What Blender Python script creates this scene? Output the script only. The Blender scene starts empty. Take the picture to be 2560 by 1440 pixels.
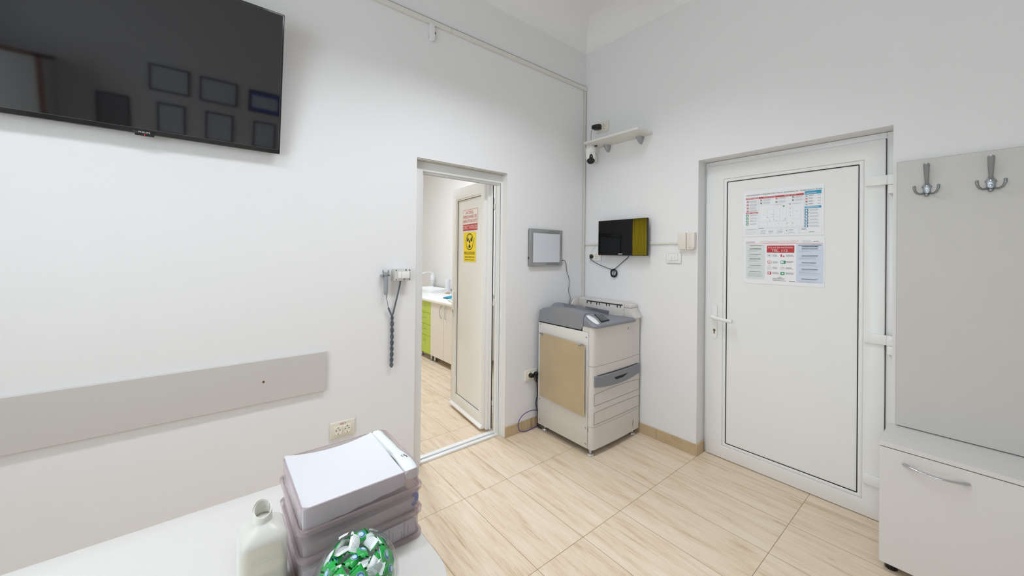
import bpy, bmesh, math, random
from mathutils import Vector, Matrix, Euler

random.seed(7)
SC = bpy.context.scene
COL = SC.collection
R = math.radians
PI = math.pi

# ------------------------------------------------------------------ materials
def lin(c):
    c = c / 255.0
    return c / 12.92 if c <= 0.04045 else ((c + 0.055) / 1.055) ** 2.4

def rgb(r, g, b):
    return (lin(r), lin(g), lin(b), 1.0)

MATS = {}
def mat(name, col, rough=0.5, metal=0.0, spec=0.5, bump=0.0, bscale=200.0, var=0.0, coat=0.0, alpha=1.0, emit=0.0):
    """Principled material with optional procedural noise bump and faint tonal variation."""
    m = bpy.data.materials.new(name)
    m.use_nodes = True
    nt = m.node_tree
    p = nt.nodes['Principled BSDF']
    c = rgb(*col)
    p.inputs['Base Color'].default_value = c
    p.inputs['Roughness'].default_value = rough
    p.inputs['Metallic'].default_value = metal
    p.inputs['Specular IOR Level'].default_value = spec
    p.inputs['Coat Weight'].default_value = coat
    p.inputs['Alpha'].default_value = alpha
    if emit:
        p.inputs['Emission Color'].default_value = c
        p.inputs['Emission Strength'].default_value = emit
    tc = nt.nodes.new('ShaderNodeTexCoord')
    if bump:
        n = nt.nodes.new('ShaderNodeTexNoise'); n.inputs['Scale'].default_value = bscale; n.inputs['Detail'].default_value = 4
        b = nt.nodes.new('ShaderNodeBump'); b.inputs['Strength'].default_value = bump; b.inputs['Distance'].default_value = 0.002
        nt.links.new(tc.outputs['Object'], n.inputs['Vector'])
        nt.links.new(n.outputs['Fac'], b.inputs['Height'])
        nt.links.new(b.outputs['Normal'], p.inputs['Normal'])
    if var:
        n2 = nt.nodes.new('ShaderNodeTexNoise'); n2.inputs['Scale'].default_value = 7.0; n2.inputs['Detail'].default_value = 5
        r2 = nt.nodes.new('ShaderNodeMapRange')
        r2.inputs['From Min'].default_value = 0.3; r2.inputs['From Max'].default_value = 0.7
        r2.inputs['To Min'].default_value = 1.0 - var; r2.inputs['To Max'].default_value = 1.0 + var
        mx = nt.nodes.new('ShaderNodeVectorMath'); mx.operation = 'SCALE'
        mx.inputs[0].default_value = c[:3]
        nt.links.new(tc.outputs['Object'], n2.inputs['Vector'])
        nt.links.new(n2.outputs['Fac'], r2.inputs['Value'])
        nt.links.new(r2.outputs['Result'], mx.inputs['Scale'])
        nt.links.new(mx.outputs['Vector'], p.inputs['Base Color'])
    MATS[name] = m
    return m

def tile_mat(name, x0, y0, w, l, vertical=False, tone=1.0):
    """Wood-look porcelain tiles w (along x) by l (along y), grain running along y, thin grout lines."""
    m = bpy.data.materials.new(name); m.use_nodes = True
    nt = m.node_tree; L = nt.links.new; p = nt.nodes['Principled BSDF']
    def tn(r, g, b): return rgb(r * tone, g * tone * (tone ** 0.25), b * tone * (tone ** 0.9))
    tc = nt.nodes.new('ShaderNodeTexCoord'); sp = nt.nodes.new('ShaderNodeSeparateXYZ')
    L(tc.outputs['Object'], sp.inputs[0])
    def math_(op, a, b=None, c=None):
        n = nt.nodes.new('ShaderNodeMath'); n.operation = op
        for i, v in enumerate((a, b, c)):
            if v is None: continue
            if isinstance(v, (int, float)): n.inputs[i].default_value = v
            else: L(v, n.inputs[i])
        return n.outputs[0]
    u = math_('DIVIDE', math_('SUBTRACT', sp.outputs['X'], x0), w)
    v = math_('DIVIDE', math_('SUBTRACT', sp.outputs['Z' if vertical else 'Y'], y0), l)
    iu, iv = math_('FLOOR', u), math_('FLOOR', v)
    fu, fv = math_('FRACT', u), math_('FRACT', v)
    du = math_('MULTIPLY', math_('MINIMUM', fu, math_('SUBTRACT', 1.0, fu)), w)
    dv = math_('MULTIPLY', math_('MINIMUM', fv, math_('SUBTRACT', 1.0, fv)), l)
    gmask = math_('LESS_THAN', math_('MINIMUM', du, dv), 0.0011)
    cid = nt.nodes.new('ShaderNodeCombineXYZ'); L(iu, cid.inputs[0]); L(iv, cid.inputs[1])
    wn = nt.nodes.new('ShaderNodeTexWhiteNoise'); wn.noise_dimensions = '3D'; L(cid.outputs[0], wn.inputs['Vector'])
    off = nt.nodes.new('ShaderNodeVectorMath'); off.operation = 'SCALE'; off.inputs['Scale'].default_value = 13.0
    L(wn.outputs['Color'], off.inputs[0])
    add = nt.nodes.new('ShaderNodeVectorMath'); add.operation = 'ADD'
    L(tc.outputs['Object'], add.inputs[0]); L(off.outputs[0], add.inputs[1])
    def streak(sx, sy, scale, detail, rough=0.6, dist=0.0):
        mp = nt.nodes.new('ShaderNodeMapping')
        mp.inputs['Scale'].default_value = (sx, sy, sy if not vertical else 1.0)
        L(add.outputs[0], mp.inputs['Vector'])
        n = nt.nodes.new('ShaderNodeTexNoise'); n.inputs['Scale'].default_value = scale
        n.inputs['Detail'].default_value = detail; n.inputs['Roughness'].default_value = rough
        n.inputs['Distortion'].default_value = dist
        L(mp.outputs[0], n.inputs['Vector'])
        return n.outputs['Fac']
    a = streak(15.0, 1.5, 1.6, 7, 0.66, 0.45)
    b = streak(95.0, 3.4, 1.5, 5, 0.7)
    c = streak(42.0, 4.2, 1.9, 5, 0.72, 0.9)
    rp = nt.nodes.new('ShaderNodeValToRGB'); e = rp.color_ramp
    e.elements[0].position = 0.30; e.elements[0].color = tn(184, 152, 114)
    e.elements[1].position = 0.66; e.elements[1].color = tn(237, 223, 203)
    q = e.elements.new(0.46); q.color = tn(224, 204, 178)
    mixf = math_('ADD', math_('MULTIPLY', a, 0.62), math_('MULTIPLY', b, 0.38))
    L(mixf, rp.inputs['Fac'])
    dk = nt.nodes.new('ShaderNodeMapRange'); dk.inputs['From Min'].default_value = 0.62; dk.inputs['From Max'].default_value = 0.75
    dk.inputs['To Max'].default_value = 0.62
    L(c, dk.inputs['Value'])
    m1 = nt.nodes.new('ShaderNodeMix'); m1.data_type = 'RGBA'
    L(dk.outputs['Result'], m1.inputs['Factor']); L(rp.outputs['Color'], m1.inputs['A']); m1.inputs['B'].default_value = tn(160, 128, 90)
    m2 = nt.nodes.new('ShaderNodeMix'); m2.data_type = 'RGBA'
    L(gmask, m2.inputs['Factor']); L(m1.outputs['Result'], m2.inputs['A']); m2.inputs['B'].default_value = rgb(128, 104, 66)
    L(m2.outputs['Result'], p.inputs['Base Color'])
    p.inputs['Roughness'].default_value = 0.42
    p.inputs['Specular IOR Level'].default_value = 0.35
    bp = nt.nodes.new('ShaderNodeBump'); bp.inputs['Strength'].default_value = 0.25; bp.inputs['Distance'].default_value = 0.0015; bp.invert = True
    L(math_('ADD', math_('MULTIPLY', b, 0.2), gmask), bp.inputs['Height'])
    L(bp.outputs['Normal'], p.inputs['Normal'])
    MATS[name] = m
    return m

def facing_fresnel(nt):
    """Schlick reflectance of a thin sheet, the same from either side."""
    lw = nt.nodes.new('ShaderNodeLayerWeight')
    pw = nt.nodes.new('ShaderNodeMath'); pw.operation = 'POWER'; pw.inputs[1].default_value = 4.5
    ma = nt.nodes.new('ShaderNodeMath'); ma.operation = 'MULTIPLY_ADD'; ma.inputs[1].default_value = 0.80; ma.inputs[2].default_value = 0.045
    nt.links.new(lw.outputs['Facing'], pw.inputs[0]); nt.links.new(pw.outputs[0], ma.inputs[0])
    return ma.outputs[0]

def clear_mat(name, col, trans=0.8, rough=0.08, spec_fresnel=1.45, tint=(1, 1, 1)):
    """Thin clear or smoky plastic / thin glass: tinted transparency under a diffuse and glossy skin."""
    m = bpy.data.materials.new(name); m.use_nodes = True
    nt = m.node_tree; L = nt.links.new
    p = nt.nodes['Principled BSDF']; out = nt.nodes['Material Output']
    p.inputs['Base Color'].default_value = rgb(*col); p.inputs['Roughness'].default_value = rough
    tr = nt.nodes.new('ShaderNodeBsdfTransparent'); tr.inputs['Color'].default_value = (*tint, 1)
    fr = facing_fresnel(nt)
    mp = nt.nodes.new('ShaderNodeMapRange')
    mp.inputs['To Min'].default_value = 1 - trans; mp.inputs['To Max'].default_value = 1.0
    L(fr, mp.inputs['Value'])
    mx = nt.nodes.new('ShaderNodeMixShader')
    L(mp.outputs['Result'], mx.inputs[0]); L(tr.outputs[0], mx.inputs[1]); L(p.outputs[0], mx.inputs[2])
    L(mx.outputs[0], out.inputs['Surface'])
    MATS[name] = m
    return m

def thin_glass(name, ior=1.45, tint=(0.95, 0.98, 0.97)):
    m = bpy.data.materials.new(name); m.use_nodes = True
    nt = m.node_tree; L = nt.links.new
    out = nt.nodes['Material Output']; nt.nodes.remove(nt.nodes['Principled BSDF'])
    g = nt.nodes.new('ShaderNodeBsdfGlossy'); g.inputs['Roughness'].default_value = 0.02
    t = nt.nodes.new('ShaderNodeBsdfTransparent'); t.inputs['Color'].default_value = (*tint, 1)
    mx = nt.nodes.new('ShaderNodeMixShader')
    L(facing_fresnel(nt), mx.inputs[0]); L(t.outputs[0], mx.inputs[1]); L(g.outputs[0], mx.inputs[2])
    L(mx.outputs[0], out.inputs['Surface'])
    MATS[name] = m
    return m

mat('wall paint', (236, 235, 236), 0.92, spec=0.2, bump=0.12, bscale=160)
mat('next room paint', (236, 234, 231), 0.92, spec=0.2, bump=0.1, bscale=160)
mat('ceiling paint', (243, 242, 241), 0.95, spec=0.2, bump=0.08, bscale=120)
tile_mat('floor tiles', -1.5053, -0.4163, 0.30388, 0.60297)
tile_mat('next floor tiles', -1.172, 0.335, 0.304, 0.612)
tile_mat('skirting tiles', -0.622, -0.5, 0.6, 1.0, vertical=True, tone=0.88)
tile_mat('skirting tiles side', -0.3, -0.72, 0.604, 0.6, tone=0.88)
mat('white pvc', (238, 238, 237), 0.32, spec=0.45)
mat('pvc panel', (240, 240, 239), 0.38, spec=0.4)
mat('warm pvc', (240, 239, 238), 0.32, spec=0.45)
mat('black rubber', (14, 14, 18), 0.6)
mat('plaster edge', (205, 201, 195), 0.95, spec=0.1, bump=0.4, bscale=90, var=0.05)
mat('beige laminate', (204, 200, 196), 0.45, spec=0.4, var=0.008)
mat('panel laminate', (206, 203, 199), 0.42, spec=0.4, var=0.008)
mat('cabinet laminate', (222, 219, 217), 0.4, spec=0.4, var=0.006)
mat('laminate edge', (186, 180, 170), 0.5)
mat('white laminate', (219, 217, 213), 0.3, spec=0.45)
mat('shelf laminate', (224, 221, 214), 0.45)
mat('ivory plastic', (232, 226, 212), 0.38, spec=0.45)
mat('ivory insert', (238, 233, 220), 0.36, spec=0.45)
mat('white plastic', (238, 238, 236), 0.35, spec=0.45)
mat('cream plastic', (228, 222, 212), 0.42, spec=0.45)
mat('trunk plastic', (226, 224, 216), 0.45)
mat('socket hole', (40, 32, 26), 0.7)
mat('dark slot', (22, 22, 24), 0.7)
mat('seam line', (96, 92, 88), 0.8)
mat('black plastic', (20, 20, 22), 0.35, spec=0.45)
mat('black cable', (24, 25, 28), 0.5)
mat('purple cable', (92, 74, 140), 0.5)
mat('white cable', (214, 212, 206), 0.5)
mat('tv bezel', (16, 16, 19), 0.14, spec=0.7)
mat('tv glass', (15, 14, 18), 0.045, spec=1.0)
mat('monitor glass', (3, 3, 4), 0.03, spec=0.30)
mat('screen edge line', (110, 112, 118), 0.3, metal=0.6)
mat('logo white', (225, 226, 228), 0.4)
mat('led red', (255, 40, 30), 0.4, emit=1.5)
mat('chrome', (196, 198, 202), 0.16, metal=1.0)
mat('satin steel', (172, 175, 180), 0.34, metal=0.9, bump=0.05, bscale=400)
mat('zinc hook', (150, 154, 158), 0.3, metal=0.85)
mat('screw steel', (160, 158, 152), 0.35, metal=0.8)
mat('brass lock', (150, 136, 104), 0.35, metal=0.8)
mat('grey abs', (152, 156, 160), 0.45)
mat('switch box grey', (206, 205, 201), 0.45)
mat('ink', (40, 40, 46), 0.8)
mat('cord grey', (104, 110, 120), 0.5)
mat('viewer frame', (158, 160, 160), 0.36, metal=0.35)
mat('viewer screen', (218, 219, 226), 0.28)
mat('printer beige', (214, 209, 204), 0.42, spec=0.4, bump=0.05, bscale=500)
mat('printer side', (216, 213, 209), 0.42, spec=0.4, bump=0.05, bscale=500)
mat('printer grey', (132, 134, 141), 0.42, spec=0.4, bump=0.05, bscale=500)
mat('printer dark grey', (108, 110, 118), 0.45)
mat('lcd', (58, 62, 64), 0.2)
mat('badge', (224, 220, 214), 0.4)
mat('badge red', (190, 90, 70), 0.5)
mat('steel plate', (196, 180, 152), 0.42, metal=0.55, bump=0.06, bscale=40, var=0.05)
mat('foot metal', (214, 214, 212), 0.28, metal=0.7)
mat('paper', (220, 221, 226), 0.85, spec=0.2)
mat('poster paper', (243, 243, 246), 0.4, spec=0.4)
mat('print red', (196, 52, 58), 0.5)
mat('print red dark', (188, 46, 52), 0.5)
mat('print orange', (222, 128, 112), 0.5)
mat('print cyan', (44, 160, 200), 0.5)
mat('print blue box', (40, 132, 176), 0.5)
mat('print green', (44, 150, 96), 0.5)
mat('print grey', (178, 178, 184), 0.6)
mat('print light', (208, 209, 214), 0.6)
mat('print black', (58, 58, 64), 0.6)
mat('print pale green', (222, 230, 230), 0.5)
mat('print pale blue', (213, 224, 240), 0.5)
mat('sign white', (242, 240, 238), 0.4)
mat('sign red', (200, 46, 40), 0.45)
mat('sign yellow', (252, 222, 0), 0.45)
mat('sign black', (40, 32, 10), 0.5)
mat('lime front', (192, 213, 78), 0.35, spec=0.45)
mat('cream front', (234, 228, 220), 0.35, spec=0.45)
mat('worktop', (240, 238, 232), 0.3, spec=0.45)
mat('alu strip', (186, 184, 178), 0.4, metal=0.5)
mat('ceramic', (244, 244, 243), 0.12, spec=0.5)
mat('cardboard', (204, 166, 122), 0.8)
mat('teal cloth', (34, 150, 178), 0.7)
mat('teal dark', (16, 84, 104), 0.7)
mat('sweet green', (28, 168, 72), 0.28, spec=0.5)
mat('sweet white', (236, 240, 240), 0.35, spec=0.5)
mat('sweet blue', (38, 120, 196), 0.35)
mat('sweet pale', (196, 228, 240), 0.35)
mat('sweet lime', (150, 206, 90), 0.35)
mat('liquid', (216, 200, 156), 0.3)
mat('spout plastic', (226, 224, 214), 0.4)
mat('brown wood', (112, 66, 36), 0.5, var=0.1)
mat('frame black', (28, 28, 36), 0.4)
mat('certificate', (222, 226, 238), 0.5)
mat('certificate blue', (60, 92, 190), 0.5)
mat('certificate dark', (150, 144, 146), 0.5)
mat('curtain gold', (214, 200, 112), 0.8, var=0.08)
mat('lamp body', (235, 235, 235), 0.5)
mat('plastic wrap', (232, 238, 238), 0.25, spec=0.5)
mat('blue film', (56, 100, 190), 0.4)
mat('mixed files', (186, 178, 178), 0.7, var=0.15)
mat('sky outside', (200, 215, 235), 0.5, emit=1.0)
clear_mat('smoke plastic', (214, 204, 206), trans=0.85, rough=0.16, tint=(0.975, 0.95, 0.955))
clear_mat('smoke rim', (186, 170, 172), trans=0.50, rough=0.2, tint=(0.93, 0.88, 0.89))
clear_mat('bottle plastic', (236, 235, 231), trans=0.42, rough=0.3, tint=(0.98, 0.975, 0.955))
clear_mat('lamp cover', (245, 245, 245), trans=0.7, rough=0.3)
thin_glass('bowl glass')
thin_glass('window glass')

# ------------------------------------------------------------------ geometry helpers
AX = {'x': 0, 'y': 1, 'z': 2}
class G:
    def __init__(s):
        s.bm = bmesh.new(); s.m = 0
    def _merge(s, bm):
        for f in bm.faces: f.material_index = s.m
        me = bpy.data.meshes.new('tmp'); bm.to_mesh(me); bm.free()
        s.bm.from_mesh(me); bpy.data.meshes.remove(me)
    def box(s, x0, x1, y0, y1, z0, z1, b=0.0, seg=2):
        bm = bmesh.new()
        bmesh.ops.create_cube(bm, size=1.0)
        for v in bm.verts:
            v.co = Vector(((x0 + x1) / 2 + v.co.x * abs(x1 - x0), (y0 + y1) / 2 + v.co.y * abs(y1 - y0), (z0 + z1) / 2 + v.co.z * abs(z1 - z0)))
        if b: bmesh.ops.bevel(bm, geom=bm.edges[:], offset=b, segments=seg, affect='EDGES', profile=0.5)
        s._merge(bm); return s
    def prism(s, pts, axis, a0, a1, b=0.0, seg=2):
        """2D polygon in the plane across `axis`, extruded from a0 to a1."""
        bm = bmesh.new()
        def co(p, a):
            if axis == 'x': return (a, p[0], p[1])
            if axis == 'y': return (p[0], a, p[1])
            return (p[0], p[1], a)
        lo = [bm.verts.new(co(p, a0)) for p in pts]; hi = [bm.verts.new(co(p, a1)) for p in pts]
        bm.faces.new(lo); bm.faces.new(hi[::-1])
        n = len(pts)
        for i in range(n): bm.faces.new((lo[i], hi[i], hi[(i + 1) % n], lo[(i + 1) % n]))
        bmesh.ops.recalc_face_normals(bm, faces=bm.faces[:])
        if b: bmesh.ops.bevel(bm, geom=bm.edges[:], offset=b, segments=seg, affect='EDGES', profile=0.5)
        s._merge(bm); return s
    def ring(s, axis, outer, inner, d0, d1, b=0.0, seg=2):
        """Picture-frame prism: outer and inner rectangles (a0, a1, b0, b1) across `axis`, from d0 to d1."""
        bm = bmesh.new()
        def co(a, c, d): return {'x': (d, a, c), 'y': (a, d, c), 'z': (a, c, d)}[axis]
        def loop(r, d): return [bm.verts.new(co(a, c, d)) for a, c in ((r[0], r[2]), (r[1], r[2]), (r[1], r[3]), (r[0], r[3]))]
        oa, ob, ia, ib = loop(outer, d0), loop(outer, d1), loop(inner, d0), loop(inner, d1)
        for k in range(4):
            j = (k + 1) % 4
            bm.faces.new((oa[k], oa[j], ia[j], ia[k])); bm.faces.new((ob[k], ib[k], ib[j], ob[j]))
            bm.faces.new((oa[k], ob[k], ob[j], oa[j])); bm.faces.new((ia[k], ia[j], ib[j], ib[k]))
        bmesh.ops.recalc_face_normals(bm, faces=bm.faces[:])
        if b:
            keep = [e for e in bm.edges if len(e.link_faces) == 2 and e.link_faces[0].normal.angle(e.link_faces[1].normal) > 0.5]
            bmesh.ops.bevel(bm, geom=keep, offset=b, segments=seg, affect='EDGES', profile=0.5)
        s._merge(bm); return s
    def tube(s, pts, r, n=8, closed=False, flat=1.0):
        bm = bmesh.new()
        P = [Vector(p) for p in pts]; k = len(P)
        rr = r if isinstance(r, (list, tuple)) else [r] * k
        T = []
        for i in range(k):
            a = P[(i - 1) % k] if (closed or i > 0) else P[i]
            c = P[(i + 1) % k] if (closed or i < k - 1) else P[i]
            T.append((c - a).normalized())
        ref = Vector((0, 0, 1)) if abs(T[0].z) < 0.9 else Vector((1, 0, 0))
        N = (ref - T[0] * ref.dot(T[0])).normalized()
        rings = []
        for i in range(k):
            if i:
                N = (N - T[i] * N.dot(T[i]))
                N = N.normalized() if N.length > 1e-6 else Vector((1, 0, 0))
            Bv = T[i].cross(N)
            rings.append([bm.verts.new(P[i] + (N * math.cos(2 * PI * j / n) * flat + Bv * math.sin(2 * PI * j / n)) * rr[i]) for j in range(n)])
        m = k if closed else k - 1
        for i in range(m):
            A, Bq = rings[i], rings[(i + 1) % k]
            for j in range(n): bm.faces.new((A[j], A[(j + 1) % n], Bq[(j + 1) % n], Bq[j]))
        if not closed:
            bm.faces.new(rings[0][::-1]); bm.faces.new(rings[-1])
        s._merge(bm); return s
    def cyl(s, p0, p1, r, n=24):
        return s.tube([p0, p1], r, n)
    def lathe(s, prof, c=(0, 0, 0), axis='z', n=36, closed=False):
        """Revolve (radius, height) pairs about an axis through c."""
        bm = bmesh.new(); rings = []
        for r, h in prof:
            ring = []
            for j in range(n):
                a = 2 * PI * j / n; u, v = r * math.cos(a), r * math.sin(a)
                p = {'z': (u, v, h), 'y': (u, h, v), 'x': (h, u, v)}[axis]
                ring.append(bm.verts.new((p[0] + c[0], p[1] + c[1], p[2] + c[2])))
            rings.append(ring)
        k = len(rings)
        for i in range(k if closed else k - 1):
            A, Bq = rings[i], rings[(i + 1) % k]
            for j in range(n): bm.faces.new((A[j], A[(j + 1) % n], Bq[(j + 1) % n], Bq[j]))
        if not closed:
            if prof[0][0] > 1e-5: bm.faces.new(rings[0][::-1])
            if prof[-1][0] > 1e-5: bm.faces.new(rings[-1])
        bmesh.ops.remove_doubles(bm, verts=bm.verts[:], dist=1e-6)
        bmesh.ops.recalc_face_normals(bm, faces=bm.faces[:])
        s._merge(bm); return s
    def ball(s, c, r, sc=(1, 1, 1), n=20):
        bm = bmesh.new(); bmesh.ops.create_uvsphere(bm, u_segments=n, v_segments=n // 2, radius=r)
        for v in bm.verts: v.co = Vector((c[0] + v.co.x * sc[0], c[1] + v.co.y * sc[1], c[2] + v.co.z * sc[2]))
        s._merge(bm); return s
    def loft(s, rings, closed=True, caps=True):
        bm = bmesh.new()
        V = [[bm.verts.new(p) for p in ring] for ring in rings]
        for A, Bq in zip(V, V[1:]):
            n = len(A)
            for j in range(n if closed else n - 1): bm.faces.new((A[j], A[(j + 1) % n], Bq[(j + 1) % n], Bq[j]))
        if caps and closed: bm.faces.new(V[0][::-1]); bm.faces.new(V[-1])
        bmesh.ops.recalc_face_normals(bm, faces=bm.faces[:])
        s._merge(bm); return s
    def quad(s, *p):
        bm = bmesh.new(); bm.faces.new([bm.verts.new(q) for q in p]); s._merge(bm); return s
    def build(s, name, mats, parent=None, loc=None, T=None, smooth=35, recalc=False):
        me = bpy.data.meshes.new(name)
        if T is not None: bmesh.ops.transform(s.bm, matrix=T, verts=s.bm.verts[:])
        off = Vector(ORG.get(parent.name, (0, 0, 0))) if parent is not None else Vector(loc or (0, 0, 0))
        if recalc: bmesh.ops.recalc_face_normals(s.bm, faces=s.bm.faces[:])
        for v in s.bm.verts: v.co -= off
        s.bm.to_mesh(me); s.bm.free()
        if smooth:
            for f in me.polygons: f.use_smooth = True
            me.set_sharp_from_angle(angle=R(smooth))
        for m in (mats if isinstance(mats, (list, tuple)) else [mats]): me.materials.append(MATS[m])
        o = bpy.data.objects.new(name, me); COL.objects.link(o)
        if parent is not None:
            o.parent = parent; ORG[o.name] = tuple(off)
        else:
            o.location = off; ORG[o.name] = tuple(off)
        return o

ORG = {}
def tag(o, label=None, cat=None, group=None, kind=None):
    if label: o['label'] = label
    if cat: o['category'] = cat
    if group: o['group'] = group
    if kind: o['kind'] = kind
    return o

def thing(name, label, cat, loc=(0, 0, 0), group=None, kind=None, rot=None):
    """Empty at the base of a thing. With rot the parts are given in local coordinates, otherwise in room coordinates."""
    o = bpy.data.objects.new(name, None); COL.objects.link(o)
    o.empty_display_size = 0.05; o.location = loc
    if rot is not None:
        o.rotation_euler = rot; ORG[o.name] = (0, 0, 0)
    else:
        ORG[o.name] = tuple(loc)
    return tag(o, label, cat, group, kind)

def struct(o, label, cat):
    return tag(o, label, cat, kind='structure')

def smooth_path(pts, k=6):
    P = [Vector(p) for p in pts]; out = []
    for i in range(len(P) - 1):
        a = P[i - 1] if i else P[0] * 2 - P[1]
        b, c = P[i], P[i + 1]
        d = P[i + 2] if i + 2 < len(P) else P[-1] * 2 - P[-2]
        for j in range(k):
            t = j / k
            out.append(0.5 * ((2 * b) + (c - a) * t + (2 * a - 5 * b + 4 * c - d) * t * t + (3 * b - a - 3 * c + d) * t ** 3))
    out.append(P[-1]); return out

class Plane:
    """A flat printed face: origin o, unit axes u (right) and v (up), n towards the viewer."""
    def __init__(s, o, u, v):
        s.o = Vector(o); s.u = Vector(u).normalized(); s.v = Vector(v).normalized(); s.n = s.u.cross(s.v)
    def p(s, a, b, h=0.0): return s.o + s.u * a + s.v * b + s.n * h
    def rect(s, g, a0, a1, b0, b1, h=0.0004, m=None):
        if m is not None: g.m = m
        g.quad(s.p(a0, b0, h), s.p(a1, b0, h), s.p(a1, b1, h), s.p(a0, b1, h))
    def poly(s, g, pts, h=0.0004, m=None):
        if m is not None: g.m = m
        g.quad(*[s.p(a, b, h) for a, b in pts])
    def disc(s, g, a, b, r, h=0.0004, m=None, ry=None, n=24, r0=None):
        if m is not None: g.m = m
        ry = ry or r
        c = [(math.cos(2 * PI * i / n), math.sin(2 * PI * i / n)) for i in range(n)]
        if r0 is None: g.quad(*[s.p(a + r * x, b + ry * y, h) for x, y in c])
        else:
            q = ry / r
            for i in range(n):
                x0, y0 = c[i]; x1, y1 = c[(i + 1) % n]
                g.quad(s.p(a + r0 * x0, b + r0 * q * y0, h), s.p(a + r * x0, b + ry * y0, h), s.p(a + r * x1, b + ry * y1, h), s.p(a + r0 * x1, b + r0 * q * y1, h))
    def frame(s, g, a0, a1, b0, b1, t, h=0.0004, m=None):
        s.rect(g, a0, a1, b0, b0 + t, h, m); s.rect(g, a0, a1, b1 - t, b1, h)
        s.rect(g, a0, a0 + t, b0 + t, b1 - t, h); s.rect(g, a1 - t, a1, b0 + t, b1 - t, h)
    def text(s, g, txt, a0, a1, b0, b1, h=0.0006, m=None):
        """Lettering fitted into a box on the face."""
        if m is not None: g.m = m
        cu = bpy.data.curves.new('txt', 'FONT'); cu.body = txt; cu.resolution_u = 3
        ob = bpy.data.objects.new('txt', cu); COL.objects.link(ob)
        bpy.context.view_layer.update()
        me = bpy.data.meshes.new_from_object(ob.evaluated_get(bpy.context.evaluated_depsgraph_get()))
        xs = [v.co.x for v in me.vertices]; ys = [v.co.y for v in me.vertices]
        x0, x1, y0, y1 = min(xs), max(xs), min(ys), max(ys)
        for v in me.vertices:
            v.co = s.p(a0 + (v.co.x - x0) / (x1 - x0) * (a1 - a0), b0 + (v.co.y - y0) / (y1 - y0) * (b1 - b0), h)
        bm = bmesh.new(); bm.from_mesh(me); g._merge(bm)
        bpy.data.meshes.remove(me); bpy.data.objects.remove(ob); bpy.data.curves.remove(cu)
    def lines(s, g, a0, a1, b1, n, dy, t, m=None, h=0.0005, rag=0.25):
        """Rows of illegibly small print."""
        for i in range(n):
            e = a1 - random.uniform(0, rag) * (a1 - a0)
            s.rect(g, a0, e, b1 - i * dy - t, b1 - i * dy, h, m)

# ================================================================== the room shell
XW, YS, ZC = -4.35, -3.22, 3.40          # far left end, rear wall, ceiling height
g = G(); g.box(XW - 0.2, 0.25, YS - 0.2, 0.128, -0.06, 0.0)
struct(g.build('floor', 'floor tiles', loc=(0, 0, 0)), 'pale wood-look tiled floor of the front room', 'floor')
g = G(); g.box(-3.6, 0.5, 0.128, 4.4, -0.06, 0.0)
struct(g.build('floor_next_room', 'next floor tiles', loc=(0, 0, 0)), 'pale wood-look tiled floor beyond the open door', 'floor')

DX0, DX1, DZ = -1.625, -0.897, 1.992      # doorway in the left wall
g = G()
g.box(XW - 0.2, DX0, 0, 0.14, 0, ZC); g.box(DX1, 0.0, 0, 0.14, 0, ZC); g.box(DX0, DX1, 0, 0.14, DZ, ZC)
struct(g.build('wall_left', 'wall paint', loc=(0, 0, 0), smooth=0), 'white plastered wall with the television and the open doorway', 'wall')
RY0, RY1, RZ = -1.968, -1.012, 2.05       # reveal of the closed door
g = G()
g.box(0, 0.24, RY1, 0.14, 0, ZC); g.box(0, 0.24, YS - 0.2, RY0, 0, ZC); g.box(0, 0.24, RY0, RY1, RZ, ZC)
struct(g.build('wall_right', 'wall paint', loc=(0, 0, 0), smooth=0), 'white plastered wall with the closed door and the coat panel', 'wall')
g = G(); g.box(0.17, 0.24, RY0, RY1, 0, RZ)
struct(g.build('wall_outside', 'wall paint', loc=(0, 0, 0), smooth=0), 'wall behind the closed door', 'wall')
g = G(); g.box(XW - 0.2, 0.24, YS - 0.2, YS, 0, ZC)
struct(g.build('wall_rear', 'wall paint', loc=(0, 0, 0), smooth=0), 'white wall with framed certificates, mirrored in the television', 'wall')
# far left wall, with an opening for the added fill window
WY0, WY1, WZ0, WZ1 = -2.75, -1.15, 0.95, 2.55
g = G()
g.box(XW - 0.2, XW, YS, WY0, 0, ZC); g.box(XW - 0.2, XW, WY1, 0, 0, ZC)
g.box(XW - 0.2, XW, WY0, WY1, 0, WZ0); g.box(XW - 0.2, XW, WY0, WY1, WZ1, ZC)
struct(g.build('wall_front', 'wall paint', loc=(0, 0, 0), smooth=0), 'white wall with the added window at the far end of the room', 'wall')
w = struct(thing('added_window_1', '', '', (XW - 0.1, (WY0 + WY1) / 2, WZ0)), 'white framed window added for fill light at the far end of the room', 'window')  # unseen window, added to let in soft fill light
g = G()
for a, b in ((WY0, WY0 + 0.07), (WY1 - 0.07, WY1), ((WY0 + WY1) / 2 - 0.05, (WY0 + WY1) / 2 + 0.05)):
    g.box(XW - 0.13, XW - 0.07, a, b, WZ0, WZ1, 0.006)
for a, b in ((WZ0, WZ0 + 0.07), (WZ1 - 0.07, WZ1)):
    g.box(XW - 0.128, XW - 0.072, WY0, WY1, a, b, 0.006)
g.build('window_frame', 'white pvc', w)
g = G(); g.box(XW - 0.104, XW - 0.1, WY0 + 0.06, WY1 - 0.06, WZ0 + 0.06, WZ1 - 0.06)
g.build('window_pane', 'window glass', w, smooth=0)
g = G()
g.box(XW - 0.2, 0.24, YS - 0.2, 0.14, ZC, ZC + 0.1)
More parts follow.
